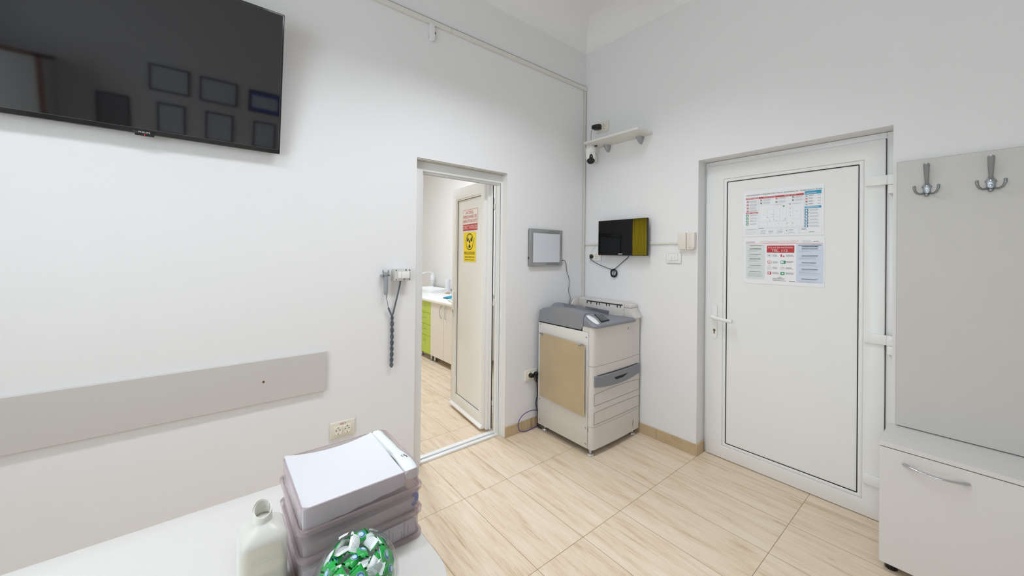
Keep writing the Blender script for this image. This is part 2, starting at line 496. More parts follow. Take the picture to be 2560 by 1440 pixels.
# rounded cove where the walls meet the ceiling
def cove(g, a, b, nx, ny, r=0.20, k=10):
    rings = []
    for i in range(k + 1):
        t = (PI / 2) * i / k
        d = r - r * math.sin(t); h = r - r * math.cos(t)      # distance from the wall, drop below the ceiling
        dd, hh = r * (1 - math.sin(t)), r * (1 - math.cos(t))
        rings.append((dd, hh))
    for (d0, h0), (d1, h1) in zip(rings, rings[1:]):
        g.quad((a[0] + nx * d0, a[1] + ny * d0, ZC - h0), (b[0] + nx * d0, b[1] + ny * d0, ZC - h0),
               (b[0] + nx * d1, b[1] + ny * d1, ZC - h1), (a[0] + nx * d1, a[1] + ny * d1, ZC - h1))
cove(g, (XW, 0), (0, 0), 0, -1); cove(g, (0, 0), (0, YS), -1, 0)
struct(g.build('ceiling', 'ceiling paint', loc=(0, 0, 0), smooth=50), 'white ceiling with a rounded cove', 'ceiling')

# ---- the next room
g = G(); g.box(0.34, 0.5, 0.14, 4.4, 0, 3.1)
struct(g.build('wall_east', 'next room paint', loc=(0, 0, 0), smooth=0), 'pale wall behind the worktop in the next room', 'wall')
g = G(); g.box(-3.6, 0.5, 4.4, 4.55, 0, 3.1)
struct(g.build('wall_north', 'next room paint', loc=(0, 0, 0), smooth=0), 'far pale wall of the next room', 'wall')
g = G()
g.box(-3.75, -3.6, 0.14, 1.30, 0, 3.1); g.box(-3.75, -3.6, 1.95, 4.55, 0, 3.1)
g.box(-3.75, -3.6, 1.30, 1.95, 0, 1.2); g.box(-3.75, -3.6, 1.30, 1.95, 2.05, 3.1)
struct(g.build('wall_west', 'next room paint', loc=(0, 0, 0), smooth=0), 'wall of the next room with the added window', 'wall')
g = G(); g.box(-3.75, 0.5, 0.14, 4.55, 3.1, 3.2)
struct(g.build('ceiling_next_room', 'ceiling paint', loc=(0, 0, 0), smooth=0), 'ceiling of the next room', 'ceiling')
g = G(); g.box(0.24, 0.5, 0.0, 0.14, 0, 3.1)
struct(g.build('wall_corner', 'next room paint', loc=(0, 0, 0), smooth=0), 'short wall closing the corner of the next room', 'wall')
w = struct(thing('added_window_2', '', '', (-3.68, 1.62, 1.2)), 'window added behind the gold curtain of the next room', 'window')  # unseen window, added so the curtain can be lit from behind
g = G()
for a, b in ((1.30, 1.34), (1.91, 1.95)): g.box(-3.71, -3.65, a, b, 1.2, 2.05, 0.006)
for a, b in ((1.2, 1.24), (2.01, 2.05)): g.box(-3.708, -3.652, 1.30, 1.95, a, b, 0.006)
g.build('window_frame', 'white pvc', w)

# ---- skirting
def skirt(name, label, boxes, m):
    g = G()
    for b in boxes: g.box(*b, 0.0015, 1)
    return struct(g.build(name, m, loc=(0, 0, 0), smooth=0), label, 'skirting')
skirt('baseboard_left', 'wood-look tile skirting between the open doorway and the film printer', [(DX1 + 0.002, -0.0005, -0.0095, -0.0005, 0, 0.078)], 'skirting tiles')
skirt('baseboard_right', 'wood-look tile skirting between the printer and the closed door',
      [(-0.0095, -0.0005, RY1 - 0.0004, -0.0095, 0, 0.078), (-0.0095, 0.098, RY1 - 0.0095, RY1 - 0.0005, 0, 0.078)], 'skirting tiles side')
skirt('baseboard_front', 'wood-look tile skirting along the wall below the television', [(XW, DX0 - 0.002, -0.0095, -0.0005, 0, 0.078)], 'skirting tiles')

# ================================================================== door_1: the open white door
d1 = struct(thing('door_1', '', '', (-0.92, 0.09, 0)), 'open white plastic door leading to the next room, signs on its leaf', 'door')
g = G()
FX0, FX1 = -1.600, -0.866
g.ring('y', (FX0, FX1, 0.0005, 1.985), (-1.556, -0.914, 0.0045, 1.925), 0.055, 0.127, 0.0018)
g.ring('y', (-1.556, -0.914, 0.001, 1.925), (-1.541, -0.929, 0.005, 1.908), 0.078, 0.100, 0.0016)
g.box(DX0 + 0.001, FX0, 0.062, 0.138, 0, 1.985); g.box(FX1, DX1 - 0.001, 0.062, 0.138, 0, 1.985) if FX1 < DX1 - 0.002 else None
g.build('door_frame', 'white pvc', d1)
g = G()
g.box(-0.9148, -0.9138, 0.0565, 0.060, 0.001, 1.924); g.box(-1.540, -0.930, 0.079, 0.0815, 1.9068, 1.9078)
g.build('frame_gasket', 'black rubber', d1, smooth=0)
g = G()
g.box(-1.556, -0.914, 0.055, 0.083, 0, 0.014, 0.003); g.box(-1.556, -0.914, 0.09, 0.127, 0, 0.02, 0.004)
g.build('threshold', 'white pvc', d1)
g = G(); g.box(-1.556, -0.914, 0.083, 0.09, 0, 0.007)
g.build('threshold_gasket', 'seam line', d1, smooth=0)
g = G()                                                          # rough plaster strip over the frame
g.prism([(DX0 + 0.002, 1.9855), (FX1, 1.9855), (DX1 - 0.002, 1.9915), (DX0 + 0.002, 1.9915)], 'y', 0.004, 0.12)
g.build('lintel_plaster', 'plaster edge', d1, smooth=0)

LT = Matrix.Translation((-0.980, 0.177, 0)) @ Matrix.Rotation(R(83.7), 4, 'Z')
LW, LB, LH = 0.607, 0.022, 1.958
g = G()
PU0, PU1, PZ0, PZ1 = 0.058, 0.520, 0.125, 1.860
g.ring('y', (0, LW, LB, LH), (PU0, PU1, PZ0, PZ1), -0.02, 0, 0.003)
g.box(-0.026, LW, -0.042, -0.02, LB, LH, 0.003); g.box(-0.046, LW + 0.018, -0.060, -0.042, LB + 0.004, LH + 0.01, 0.003)
# rain bar along the foot of the leaf
g.prism([(0.0, LB + 0.002), (0.016, LB + 0.002), (0.016, LB + 0.012), (0.0, LB + 0.03)], 'x', 0.004, LW - 0.004)
leaf = g.build('door_leaf', 'warm pvc', d1, T=LT)
g = G(); g.box(PU0, PU1, -0.0195, -0.012, PZ0, PZ1)
g.build('leaf_panel', 'warm pvc', leaf, T=LT, smooth=0)
g = G()
g.ring('y', (PU0, PU1, PZ0, PZ1), (PU0 + 0.012, PU1 - 0.012, PZ0 + 0.012, PZ1 - 0.012), -0.012, -0.003, 0.003)
g.build('glazing_bead', 'white pvc', leaf, T=LT)
g = G()
q = 0.012
for a, b, c, d in ((PU0 + q, PU0 + q + 0.003, PZ0 + q, PZ1 - q), (PU1 - q - 0.003, PU1 - q, PZ0 + q, PZ1 - q), (PU0 + q, PU1 - q, PZ0 + q, PZ0 + q + 0.003), (PU0 + q, PU1 - q, PZ1 - q - 0.003, PZ1 - q)):
    g.box(a, b, -0.012, -0.0095, c, d)
g.box(-0.0472, -0.0455, -0.0575, -0.050, LB + 0.01, LH)
g.build('leaf_gasket', 'black rubber', leaf, T=LT, smooth=0)
g = G()
g.box(0.553, 0.581, 0, 0.008, 0.815, 1.045, 0.004); g.cyl((0.567, 0.008, 0.965), (0.567, 0.05, 0.965), 0.0095)
g.tube(smooth_path([(0.567, 0.045, 0.965), (0.55, 0.054, 0.965), (0.50, 0.057, 0.963), (0.455, 0.056, 0.955)]), 0.0095, 10)
h = g.build('leaf_handle', 'white plastic', leaf, T=LT)
g = G(); g.cyl((0.567, 0.006, 0.866), (0.567, 0.0095, 0.866), 0.008, 14); g.box(0.564, 0.570, 0.006, 0.0095, 0.845, 0.866)
g.build('leaf_lock', 'brass lock', leaf, T=LT)
for z in (0.20, 0.97, 1.72):
    g = G()
    g.box(-0.936, -0.918, 0.128, 0.142, z, z + 0.10, 0.003); g.box(-0.93, -0.914, 0.11, 0.128, z + 0.01, z + 0.05, 0.003)
    g.cyl((-0.927, 0.138, z - 0.03), (-0.927, 0.138, z + 0.09), 0.0075, 14)
    g.build('leaf_hinge', 'white plastic', d1)

def leaf_plane(u, z): return Plane(LT @ Vector((u, -0.0115, z)), LT.to_3x3() @ Vector((-1, 0, 0)), (0, 0, 1))
def flat_thing(name, label, cat, pl, w, h, m, t=0.0015, group=None):
    """Thin printed sheet w by h, lower left corner at the plane's origin."""
    g = G(); o, u, v, n = pl.o, pl.u, pl.v, pl.n
    c = [o, o + u * w, o + u * w + v * h, o + v * h]
    g.loft([[tuple(p) for p in c], [tuple(p + n * t) for p in c]])
    ob = g.build(name, m, loc=tuple(o), smooth=0)
    pl.o = o + n * t
    return tag(ob, label, cat, group)

pl = leaf_plane(0.410, 1.572); W, H = 0.281, 0.190
s = flat_thing('access_sign', 'white sign with red lettering forbidding access, stuck on the open door above the yellow sign', 'sign', pl, W, H, 'sign white')
g = G()
pl.frame(g, 0.006, W - 0.006, 0.006, H - 0.006, 0.003, m=0); pl.rect(g, 0.006, W - 0.006, 0.006, 0.060, m=0)
g.build('sign_print', 'sign red', s, smooth=0)
g = G()
pl.text(g, 'ACCESUL', 0.060, 0.205, 0.146, 0.171); pl.text(g, 'PERSOANELOR', 0.018, W - 0.018, 0.110, 0.135); pl.text(g, 'NEAUTORIZATE', 0.016, W - 0.016, 0.074, 0.099)
g.build('red_lettering', 'sign red', s, smooth=0)
g = G(); pl.text(g, 'STRICT INTERZIS', 0.012, W - 0.012, 0.017, 0.049, 0.0009)
g.build('white_lettering', 'sign white', s, smooth=0)

pl = leaf_plane(0.389, 1.315); W, H = 0.227, 0.248
s = flat_thing('radiation_sign', 'yellow radiation warning sign with a black trefoil, stuck on the open door', 'sign', pl, W, H, 'sign yellow')
g = G(); cx, cy = 0.116, 0.168
pl.disc(g, cx, cy, 0.070, r0=0.062, n=40); pl.disc(g, cx, cy, 0.0135)
for a0 in (270, 30, 150):
    pts = []
    for i in range(7):
        t = R(a0 - 24 + 8 * i); pts.append((cx + 0.022 * math.cos(t), cy + 0.022 * math.sin(t)))
    for i in range(7):
        t = R(a0 + 24 - 8 * i); pts.append((cx + 0.052 * math.cos(t), cy + 0.052 * math.sin(t)))
    pl.poly(g, pts)
g.build('trefoil', 'sign black', s, smooth=0)
g = G(); pl.text(g, 'PERICOL DE IRADIERE', 0.014, W - 0.014, 0.060, 0.085); pl.text(g, 'ZONA CONTROLATA', 0.026, W - 0.02, 0.032, 0.047); pl.text(g, 'GENERATOR DE RADIATII', 0.026, W - 0.02, 0.012, 0.021)
g.build('lettering', 'sign black', s, smooth=0)

# ================================================================== door_2: the closed white door
d2 = struct(thing('door_2', '', '', (0.13, -1.49, 0)), 'closed white plastic door with two posters on it', 'door')
SX = 0.10                                                         # face of the sash
y0, y1, z1 = -1.930, -1.034, 2.012
QY0, QY1, QZ0, QZ1 = -1.848, -1.136, 0.088, 1.915                 # opening of the sash
g = G()
g.ring('x', (y0, y1, 0.004, z1), (QY0, QY1, QZ0, QZ1), SX, SX + 0.055, 0.003)
sash = g.build('door_sash', 'white pvc', d2)
g = G()
g.box(SX + 0.018, SX + 0.0695, RY0 + 0.001, y0 - 0.0035, 0, RZ - 0.002, 0.003); g.box(SX + 0.018, SX + 0.0695, y1 + 0.0035, RY1 - 0.001, 0, RZ - 0.002, 0.003)
g.box(SX + 0.018, SX + 0.0695, y0 - 0.0035, y1 + 0.0035, z1 + 0.003, RZ - 0.002, 0.003)
g.build('door_frame', 'white pvc', d2)
g = G(); g.box(SX + 0.022, SX + 0.03, y0 - 0.0035, y0, 0.004, z1); g.box(SX + 0.022, SX + 0.03, y1, y1 + 0.0035, 0.004, z1); g.box(SX + 0.022, SX + 0.03, y0, y1, z1, z1 + 0.003)
g.build('frame_gasket', 'seam line', d2, smooth=0)
g = G()
b = 0.020
g.ring('x', (QY0, QY1, QZ0, QZ1), (QY0 + b, QY1 - b, QZ0 + b, QZ1 - b), SX + 0.003, SX + 0.018, 0.006, 3)
g.build('glazing_bead', 'white pvc', d2)
g = G(); b2 = b + 0.0045
for a, bb, c, d in ((QY0 + b - .002, QY0 + b2, QZ0 + b, QZ1 - b), (QY1 - b2, QY1 - b + .002, QZ0 + b, QZ1 - b), (QY0 + b, QY1 - b, QZ0 + b - .002, QZ0 + b2), (QY0 + b, QY1 - b, QZ1 - b2, QZ1 - b + .002)):
    g.box(SX + 0.008, SX + 0.012, a, bb, c, d)
g.build('panel_gasket', 'black rubber', d2, smooth=0)
g = G(); g.box(SX + 0.0105, SX + 0.03, QY0 + 0.01, QY1 - 0.01, QZ0 + 0.01, QZ1 - 0.01)
g.build('door_panel', 'pvc panel', d2, smooth=0)
g = G(); hy = -1.088
pts = []
for i in range(13): t = PI + PI * i / 12; pts.append((hy + 0.0165 * math.cos(t), 0.815 + 0.0165 + 0.0165 * math.sin(t)))
pts += [(hy + 0.0165, 1.045), (hy - 0.0165, 1.045)]
g.prism(pts, 'x', SX - 0.009, SX - 0.0005, 0.0025)
hd = g.build('door_handle', 'white plastic', d2)
g = G()
g.cyl((SX - 0.008, hy, 0.966), (SX - 0.05, hy, 0.966), 0.0115)
g.tube(smooth_path([(SX - 0.042, hy + 0.012, 0.970), (SX - 0.052, hy - 0.006, 0.9665), (SX - 0.055, hy - 0.045, 0.9605), (SX - 0.054, hy - 0.09, 0.955), (SX - 0.053, hy - 0.128, 0.954)]), [0.008] + [0.0105] * 24, 12, flat=1.25)
g.build('lever', 'white plastic', hd)
g = G(); g.cyl((SX - 0.0105, hy, 0.872), (SX - 0.007, hy, 0.872), 0.0085, 16); g.box(SX - 0.0105, SX - 0.007, hy - 0.0045, hy + 0.0045, 0.848, 0.872, 0.001)
lk = g.build('lock_cylinder', 'brass lock', hd)
g = G(); g.box(SX - 0.011, SX - 0.0104, hy - 0.001, hy + 0.001, 0.864, 0.878); g.build('keyhole', 'socket hole', hd, smooth=0)
for z in (0.185, 0.935, 1.768):
    g = G()
    g.box(SX - 0.016, SX - 0.0005, -1.939, -1.852, z, z + 0.05, 0.002); g.box(SX - 0.02, SX - 0.0005, -1.966, -1.9395, z - 0.002, z + 0.05, 0.002)
    g.box(SX - 0.02, SX + 0.0175, -1.966, -1.942, z - 0.048, z - 0.003, 0.002)
    g.build('hinge', 'white plastic', d2)

# ---- two posters on the closed door
pl = Plane((SX + 0.0095, -1.258, 1.517), (0, -1, 0), (0, 0, 1)); W, H = 0.420, 0.297
s = flat_thing('emergency_plan_poster', 'upper poster on the closed door, emergency plan with a floor drawing', 'poster', pl, W, H, 'poster paper', 0.001)
names = ['print red', 'print cyan', 'print blue box', 'print green', 'print grey', 'print light', 'print black', 'poster paper']
g = G()
pl.rect(g, 0.016, 0.084, 0.241, 0.251, m=0); pl.rect(g, 0.088, 0.325, 0.241, 0.251, m=0); pl.rect(g, 0.016, 0.084, 0.146, 0.155, m=0)
pl.rect(g, 0.329, 0.407, 0.240, 0.261, m=1); pl.rect(g, 0.329, 0.407, 0.158, 0.171, m=1)
for r_, w_ in ((0.2485, 0.05), (0.2445, 0.05)): pl.rect(g, 0.334, 0.334 + w_, r_, r_ + 0.0016, 0.0007, 7)
for r_ in (0.1665, 0.1625): pl.rect(g, 0.334, 0.395, r_, r_ + 0.0016, 0.0007, 7)
pl.rect(g, 0.022, 0.05, 0.2445, 0.2475, 0.0007, 7); pl.rect(g, 0.054, 0.08, 0.2445, 0.2475, 0.0007, 7); pl.rect(g, 0.022, 0.045, 0.149, 0.152, 0.0007, 7); pl.rect(g, 0.05, 0.08, 0.149, 0.152, 0.0007, 7)
for i in range(4):
    b_ = 0.226 - i * 0.0205
    pl.disc(g, 0.026, b_, 0.0075, r0=0.0058, m=0); pl.poly(g, [(0.0213, b_ + 0.0045), (0.0305, b_ - 0.005), (0.0315, b_ - 0.004), (0.0223, b_ + 0.0055)])
    pl.rect(g, 0.0235, 0.028, b_ - 0.003, b_ + 0.003, 0.0003, 6)
    pl.lines(g, 0.037, 0.083, b_ + 0.006, 5, 0.0033, 0.0011, 4)
    c_ = 0.128 - i * 0.0185
    pl.rect(g, 0.016, 0.031, c_, c_ + 0.014, m=3); pl.rect(g, 0.020, 0.027, c_ + 0.003, c_ + 0.010, 0.0007, 7)
    pl.lines(g, 0.037, 0.083, c_ + 0.0125, 3, 0.0038, 0.0012, 4)
for i, (a_, b_) in enumerate(((0.096, 0.222), (0.096, 0.204), (0.180, 0.226), (0.180, 0.204), (0.265, 0.226), (0.265, 0.207))):
    pl.frame(g, a_, a_ + 0.014, b_, b_ + 0.014, 0.0008, m=4)
    pl.rect(g, a_ + 0.003, a_ + 0.008, b_ + 0.004, b_ + 0.011, m=6 if i != 2 else 0); pl.disc(g, a_ + 0.009, b_ + 0.005, 0.002, m=6 if i not in (2, 3) else (0 if i == 2 else 3))
    pl.lines(g, a_ + 0.018, a_ + 0.06, b_ + 0.013, 4, 0.0035, 0.0011, 4)
for i in range(4):
    b_ = 0.226 - i * 0.0165
    pl.frame(g, 0.331, 0.344, b_, b_ + 0.012, 0.0008, m=4 if i in (0, 3) else 0); pl.rect(g, 0.334, 0.341, b_ + 0.003, b_ + 0.008, m=(2, 0, 6, 3)[i])
    pl.lines(g, 0.348, 0.372, b_ + 0.010, 2, 0.004, 0.0014, 6); pl.rect(g, 0.390, 0.404, b_ + 0.006, b_ + 0.0075, m=6)
for i in range(6):
    b_ = 0.139 - i * 0.0187
    pl.rect(g, 0.329, 0.346, b_, b_ + 0.0155, m=2); pl.disc(g, 0.3375, b_ + 0.0075, 0.0048, m=7, h=0.0007) if i in (0, 3, 4) else pl.rect(g, 0.3335, 0.3415, b_ + 0.003, b_ + 0.012, 0.0007, 7)
    pl.lines(g, 0.352, 0.400, b_ + 0.012, 3, 0.0036, 0.0012, 4)
pl.frame(g, 0.088, 0.326, 0.052, 0.240, 0.0007, m=4)
pl.rect(g, 0.094, 0.318, 0.196, 0.1967, m=4)
for a0, a1, b0, b1 in ((0.096, 0.135, 0.09, 0.168), (0.135, 0.172, 0.118, 0.168), (0.172, 0.204, 0.09, 0.168), (0.204, 0.238, 0.09, 0.17), (0.238, 0.273, 0.06, 0.175), (0.273, 0.312, 0.10, 0.175), (0.14, 0.238, 0.066, 0.09), (0.096, 0.14, 0.062, 0.09), (0.288, 0.312, 0.062, 0.10)):
    pl.frame(g, a0, a1, b0, b1, 0.0005, m=5)
for a, b_ in ((0.255, 0.185), (0.257, 0.162), (0.255, 0.14), (0.258, 0.118), (0.232, 0.10), (0.138, 0.115), (0.150, 0.092), (0.172, 0.10), (0.243, 0.072), (0.268, 0.072)):
    pl.rect(g, a, a + 0.0016, b_, b_ + 0.007, m=6)
for a, b_ in ((0.11, 0.135), (0.16, 0.135), (0.215, 0.14), (0.285, 0.145), (0.16, 0.118), (0.185, 0.118), (0.19, 0.075), (0.22, 0.095), (0.18, 0.094)):
    pl.rect(g, a, a + 0.013, b_, b_ + 0.0012, m=4)
pl.disc(g, 0.224, 0.182, 0.0048, m=3); pl.poly(g, [(0.226, 0.186), (0.234, 0.192), (0.2345, 0.1914), (0.2265, 0.1854)], m=4)
pl.rect(g, 0.18, 0.215, 0.192, 0.1935, m=4); pl.rect(g, 0.25, 0.262, 0.192, 0.194, m=6); pl.rect(g, 0.27, 0.31, 0.192, 0.1935, m=4)
for a0, a1 in ((0.012, 0.084), (0.088, 0.302), (0.306, 0.410)): pl.frame(g, a0, a1, 0.012, 0.046, 0.0006, m=4)
pl.lines(g, 0.016, 0.08, 0.047, 2, 0.005, 0.0013, 4); pl.lines(g, 0.016, 0.08, 0.032, 4, 0.005, 0.0012, 5)
for a in (0.10, 0.145, 0.19, 0.25): pl.lines(g, a, a + 0.032, 0.037, 3, 0.009, 0.0022, 4)
pl.rect(g, 0.238, 0.241, 0.026, 0.036, m=6); pl.lines(g, 0.314, 0.338, 0.040, 2, 0.005, 0.0016, 6); pl.rect(g, 0.35, 0.375, 0.018, 0.020, m=6)
pl.rect(g, 0.089, 0.118, 0.0485, 0.0505, m=6)
g.build('poster_print', names, s, smooth=0)
g = G(); pl.text(g, 'ORGANIZAREA APĂRĂRII ÎMPOTRIVA INCENDIILOR / EMERGENCY PLAN', 0.016, 0.409, 0.2635, 0.2745)
g.build('black_lettering', 'print black', s, smooth=0)
g = G(); pl.text(g, 'ÎN CAZ DE INCENDIU', 0.118, 0.182, 0.2435, 0.2490, 0.0008); g.build('white_lettering', 'poster paper', s, smooth=0)
g = G(); pl.text(g, 'IN CASE OF FIRE', 0.228, 0.288, 0.2435, 0.2482, 0.0008)
g.build('white_lettering', 'poster paper', s, smooth=0)

pl = Plane((SX + 0.0095, -1.262, 1.212), (0, -1, 0), (0, 0, 1)); W, H = 0.420, 0.297
s = flat_thing('fire_poster', 'lower poster on the closed door with a red emergency telephone banner between pale blue columns', 'poster', pl, W, H, 'poster paper', 0.001)
names = ['print red', 'print orange', 'print pale green', 'print pale blue', 'print green', 'print grey', 'print black', 'poster paper', 'print cyan']
g = G()
pl.rect(g, 0.012, 0.412, 0.2545, 0.2565, m=1)
pl.rect(g, 0.014, 0.122, 0.028, 0.250, m=2); pl.rect(g, 0.286, 0.414, 0.022, 0.252, m=3)
pl.rect(g, 0.132, 0.276, 0.200, 0.244, m=0)
pl.lines(g, 0.014, 0.07, 0.270, 2, 0.006, 0.0016, 6); pl.lines(g, 0.315, 0.36, 0.272, 3, 0.005, 0.0012, 5); pl.rect(g, 0.366, 0.392, 0.266, 0.268, m=6)
pl.rect(g, 0.036, 0.105, 0.2425, 0.2455, m=8); pl.rect(g, 0.296, 0.405, 0.2435, 0.2465, m=8); pl.rect(g, 0.312, 0.39, 0.2345, 0.2375, m=8)
for b_, n_ in ((0.226, 2), (0.190, 1), (0.162, 2), (0.118, 1), (0.078, 1)):
    pl.lines(g, 0.034, 0.104, b_, n_, 0.0045, 0.002, 6, 0.0007, 0.1); pl.lines(g, 0.026, 0.112, b_ - 0.011, 3 if b_ > 0.1 else 6, 0.0042, 0.0012, 5, 0.0007, 0.5)
for b_, n_ in ((0.228, 2), (0.184, 2), (0.144, 2), (0.104, 2), (0.046, 2)):
    pl.lines(g, 0.312, 0.392, b_, n_, 0.0048, 0.002, 6, 0.0007, 0.15); pl.lines(g, 0.298, 0.400, b_ - 0.013, 3, 0.0045, 0.0012, 5, 0.0007, 0.6)
pl.lines(g, 0.298, 0.405, 0.078, 2, 0.010, 0.0013, 5, 0.0007, 0.2)
icons = ((0.136, 0.172, 6), (0.206, 0.172, 0), (0.136, 0.128, 0), (0.206, 0.132, 4), (0.136, 0.094, 5), (0.206, 0.094, 5), (0.136, 0.062, 0), (0.206, 0.062, 4))
for i, (a, b_, mm) in enumerate(icons):
    if i == 2:
        pl.disc(g, a + 0.011, b_ + 0.011, 0.011, r0=0.0088, m=0); pl.rect(g, a + 0.006, a + 0.015, b_ + 0.009, b_ + 0.013, m=0)
    elif i in (0, 4, 5):
        pl.frame(g, a, a + 0.020, b_, b_ + 0.017, 0.0012, m=5); pl.poly(g, [(a + 0.004, b_ + 0.014), (a + 0.009, b_ + 0.003), (a + 0.014, b_ + 0.013), (a + 0.009, b_ + 0.010)], m=6 if i == 0 else 5)
        if i == 5: pl.rect(g, a + 0.012, a + 0.017, b_ + 0.011, b_ + 0.014, m=0)
    elif i == 1:
        pl.rect(g, a, a + 0.007, b_ + 0.002, b_ + 0.017, m=0); pl.poly(g, [(a + 0.010, b_ + 0.002), (a + 0.021, b_ + 0.002), (a + 0.016, b_ + 0.013)], m=0)
    else:
        w_ = 0.026 if i == 3 else 0.021
        pl.rect(g, a, a + w_, b_, b_ + 0.018, m=mm); pl.disc(g, a + w_ * 0.5, b_ + 0.009, 0.005, m=7, h=0.0007)
        if i in (3, 6): pl.rect(g, a + 0.002, a + 0.009, b_ + 0.003, b_ + 0.015, 0.0007, 7)
    pl.lines(g, a + 0.027, a + (0.066 if i % 2 == 0 else 0.070), b_ + 0.015, 3, 0.0042, 0.0013, 6, 0.0005, 0.4)
pl.rect(g, 0.192, 0.214, 0.0455, 0.0475, m=6); pl.lines(g, 0.164, 0.244, 0.040, 3, 0.0065, 0.0016, 6); pl.rect(g, 0.250, 0.280, 0.0225, 0.0255, m=6)
g.build('poster_print', names, s, smooth=0)
g = G(); pl.text(g, 'ÎN CAZ DE INCENDIU', 0.139, 0.269, 0.2265, 0.2385, 0.0008); pl.text(g, 'TEL. 112', 0.158, 0.242, 0.2055, 0.2205, 0.0008)
g.build('white_lettering', 'poster paper', s, smooth=0)
g = G(); pl.text(g, 'ORGANIZAREA ACTIVITĂȚII DE APĂRARE', 0.096, 0.297, 0.2665, 0.2735); pl.text(g, 'A INCENDIILOR LA LOCUL DE MUNCĂ', 0.108, 0.285, 0.2585, 0.2650)
g.build('orange_lettering', 'print orange', s, smooth=0)

# ================================================================== left wall
# ---- television, tilted downwards on its bracket
tv = thing('television', 'large black flat television mounted high on the wall, tilted downwards', 'television', (-2.930, -0.045, 1.870), rot=(R(9.5), 0, 0))
TWd, THt = 0.556, 0.652
g = G(); g.box(-TWd, TWd, 0.0, 0.022, 0, THt, 0.004); g.box(-TWd + 0.12, TWd - 0.12, 0.022, 0.05, 0.12, THt - 0.18, 0.01)
body = g.build('tv_casing', 'tv bezel', tv)
g = G(); g.box(-TWd + 0.009, TWd - 0.009, -0.0008, 0.0004, 0.021, THt - 0.009)
g.build('tv_screen', 'tv glass', tv, smooth=0)
g = G(); g.box(-TWd + 0.008, TWd - 0.008, -0.0012, 0.0, 0.0198, 0.0208); g.box(-TWd + 0.008, TWd - 0.008, -0.0012, 0.0, THt - 0.0088, THt - 0.008); g.box(TWd - 0.0088, TWd - 0.008, -0.0012, 0, 0.02, THt - 0.008)
g.build('screen_trim', 'screen edge line', tv, smooth=0)
g = G(); lx = 0.072
g.prism([(lx - 0.034, 0.013), (lx + 0.034, 0.013), (lx + 0.029, -0.008), (lx - 0.027, -0.008)], 'y', -0.002, 0.012, 0.001)
lp = g.build('logo_plate', 'tv bezel', tv)
pl = Plane((lx, -0.0022, 0.003), (1, 0, 0), (0, 0, 1)); g = G(); pl.text(g, 'PHILIPS', -0.017, 0.0175, 0.0005, 0.0065)
g.build('logo', 'logo white', lp, smooth=0)
g = G(); g.ball((lx + 0.001, -0.002, -0.004), 0.0022, n=10); g.build('standby_light', 'led red', lp)
g = G(); g.box(-0.2, 0.2, 0.05, 0.095, 0.25, 0.42, 0.004); g.build('wall_mount', 'black plastic', tv)

# ---- long beige board
g = G(); g.box(-3.95, -2.144, -0.018, -0.0005, 0.638, 0.848, 0.0012, 1)
b = tag(g.build('wall_board', 'beige laminate', loc=(-3.05, 0, 0.74)), 'long beige laminate board fixed flat along the wall below the television', 'board')
g = G(); g.lathe([(0.0, -0.0195), (0.0035, -0.0192), (0.0055, -0.0182)], (-2.427, 0, 0.742), 'y', 14); g.build('screw', 'brown wood', b)

# ---- sockets
def socket_face(parent, c, nrm, s=0.021):
    """One earthed socket insert centred on c; nrm is 'y' (left wall) or 'x' (right wall)."""
    x, y, z = c
    def P(a, d, h): return (x + a, y - d, z + h) if nrm == 'y' else (x - d, y - a, z + h)
    def bx(g, a0, a1, d0, d1, h0, h1, b=0.0):
        p, q = P(a0, d0, h0), P(a1, d1, h1)
        g.box(min(p[0], q[0]), max(p[0], q[0]), min(p[1], q[1]), max(p[1], q[1]), min(p[2], q[2]), max(p[2], q[2]), b)
    g = G(); bx(g, -s * 1.08, s * 1.08, 0, 0.003, -s * 1.15, s * 1.15, 0.0012)
    ax = nrm; sg = -1
    base = (x, y, z)
    pr = [(s * 0.98, sg * 0.002), (s * 0.98, sg * 0.0055), (s * 0.92, sg * 0.0055), (s * 0.86, sg * 0.0034), (0.0, sg * 0.0034)]
    g.lathe(pr, base, ax, 28)
    ins = g.build('socket_insert', 'ivory insert', parent, recalc=False)
    k = s * 0.45
    for a in (-k, k):
        g = G(); g.lathe([(0.0, sg * 0.0034), (s * 0.13, sg * 0.0034), (s * 0.13, sg * 0.0005)], P(a, 0.001, k * 0.25), ax, 12); g.build('pin_hole', 'socket hole', ins)
    for h in (-s * 0.82, s * 0.82):
        g = G(); bx(g, -s * 0.10, s * 0.10, 0.001, 0.0062, h - s * 0.16, h + s * 0.16, 0.0004); g.build('earth_clip', 'screw steel', ins)
    return ins

def plate_y(name, label, x0, x1, z0, z1, m='ivory plastic', t=0.011, group=None, cat='socket'):
    r = thing(name, label, cat, ((x0 + x1) / 2, 0, (z0 + z1) / 2), group)
    g = G(); g.box(x0, x1, -t, -0.0003, z0, z1, 0.0045, 3); g.build('socket_frame', m, r)
    return r
def plate_x(name, label, y0, y1, z0, z1, m='ivory plastic', t=0.011, group=None, cat='socket'):
    r = thing(name, label, cat, (0, (y0 + y1) / 2, (z0 + z1) / 2), group)
    g = G(); g.box(-t, -0.0003, y0, y1, z0, z1, 0.0045, 3); g.build('socket_frame', m, r)
    return r

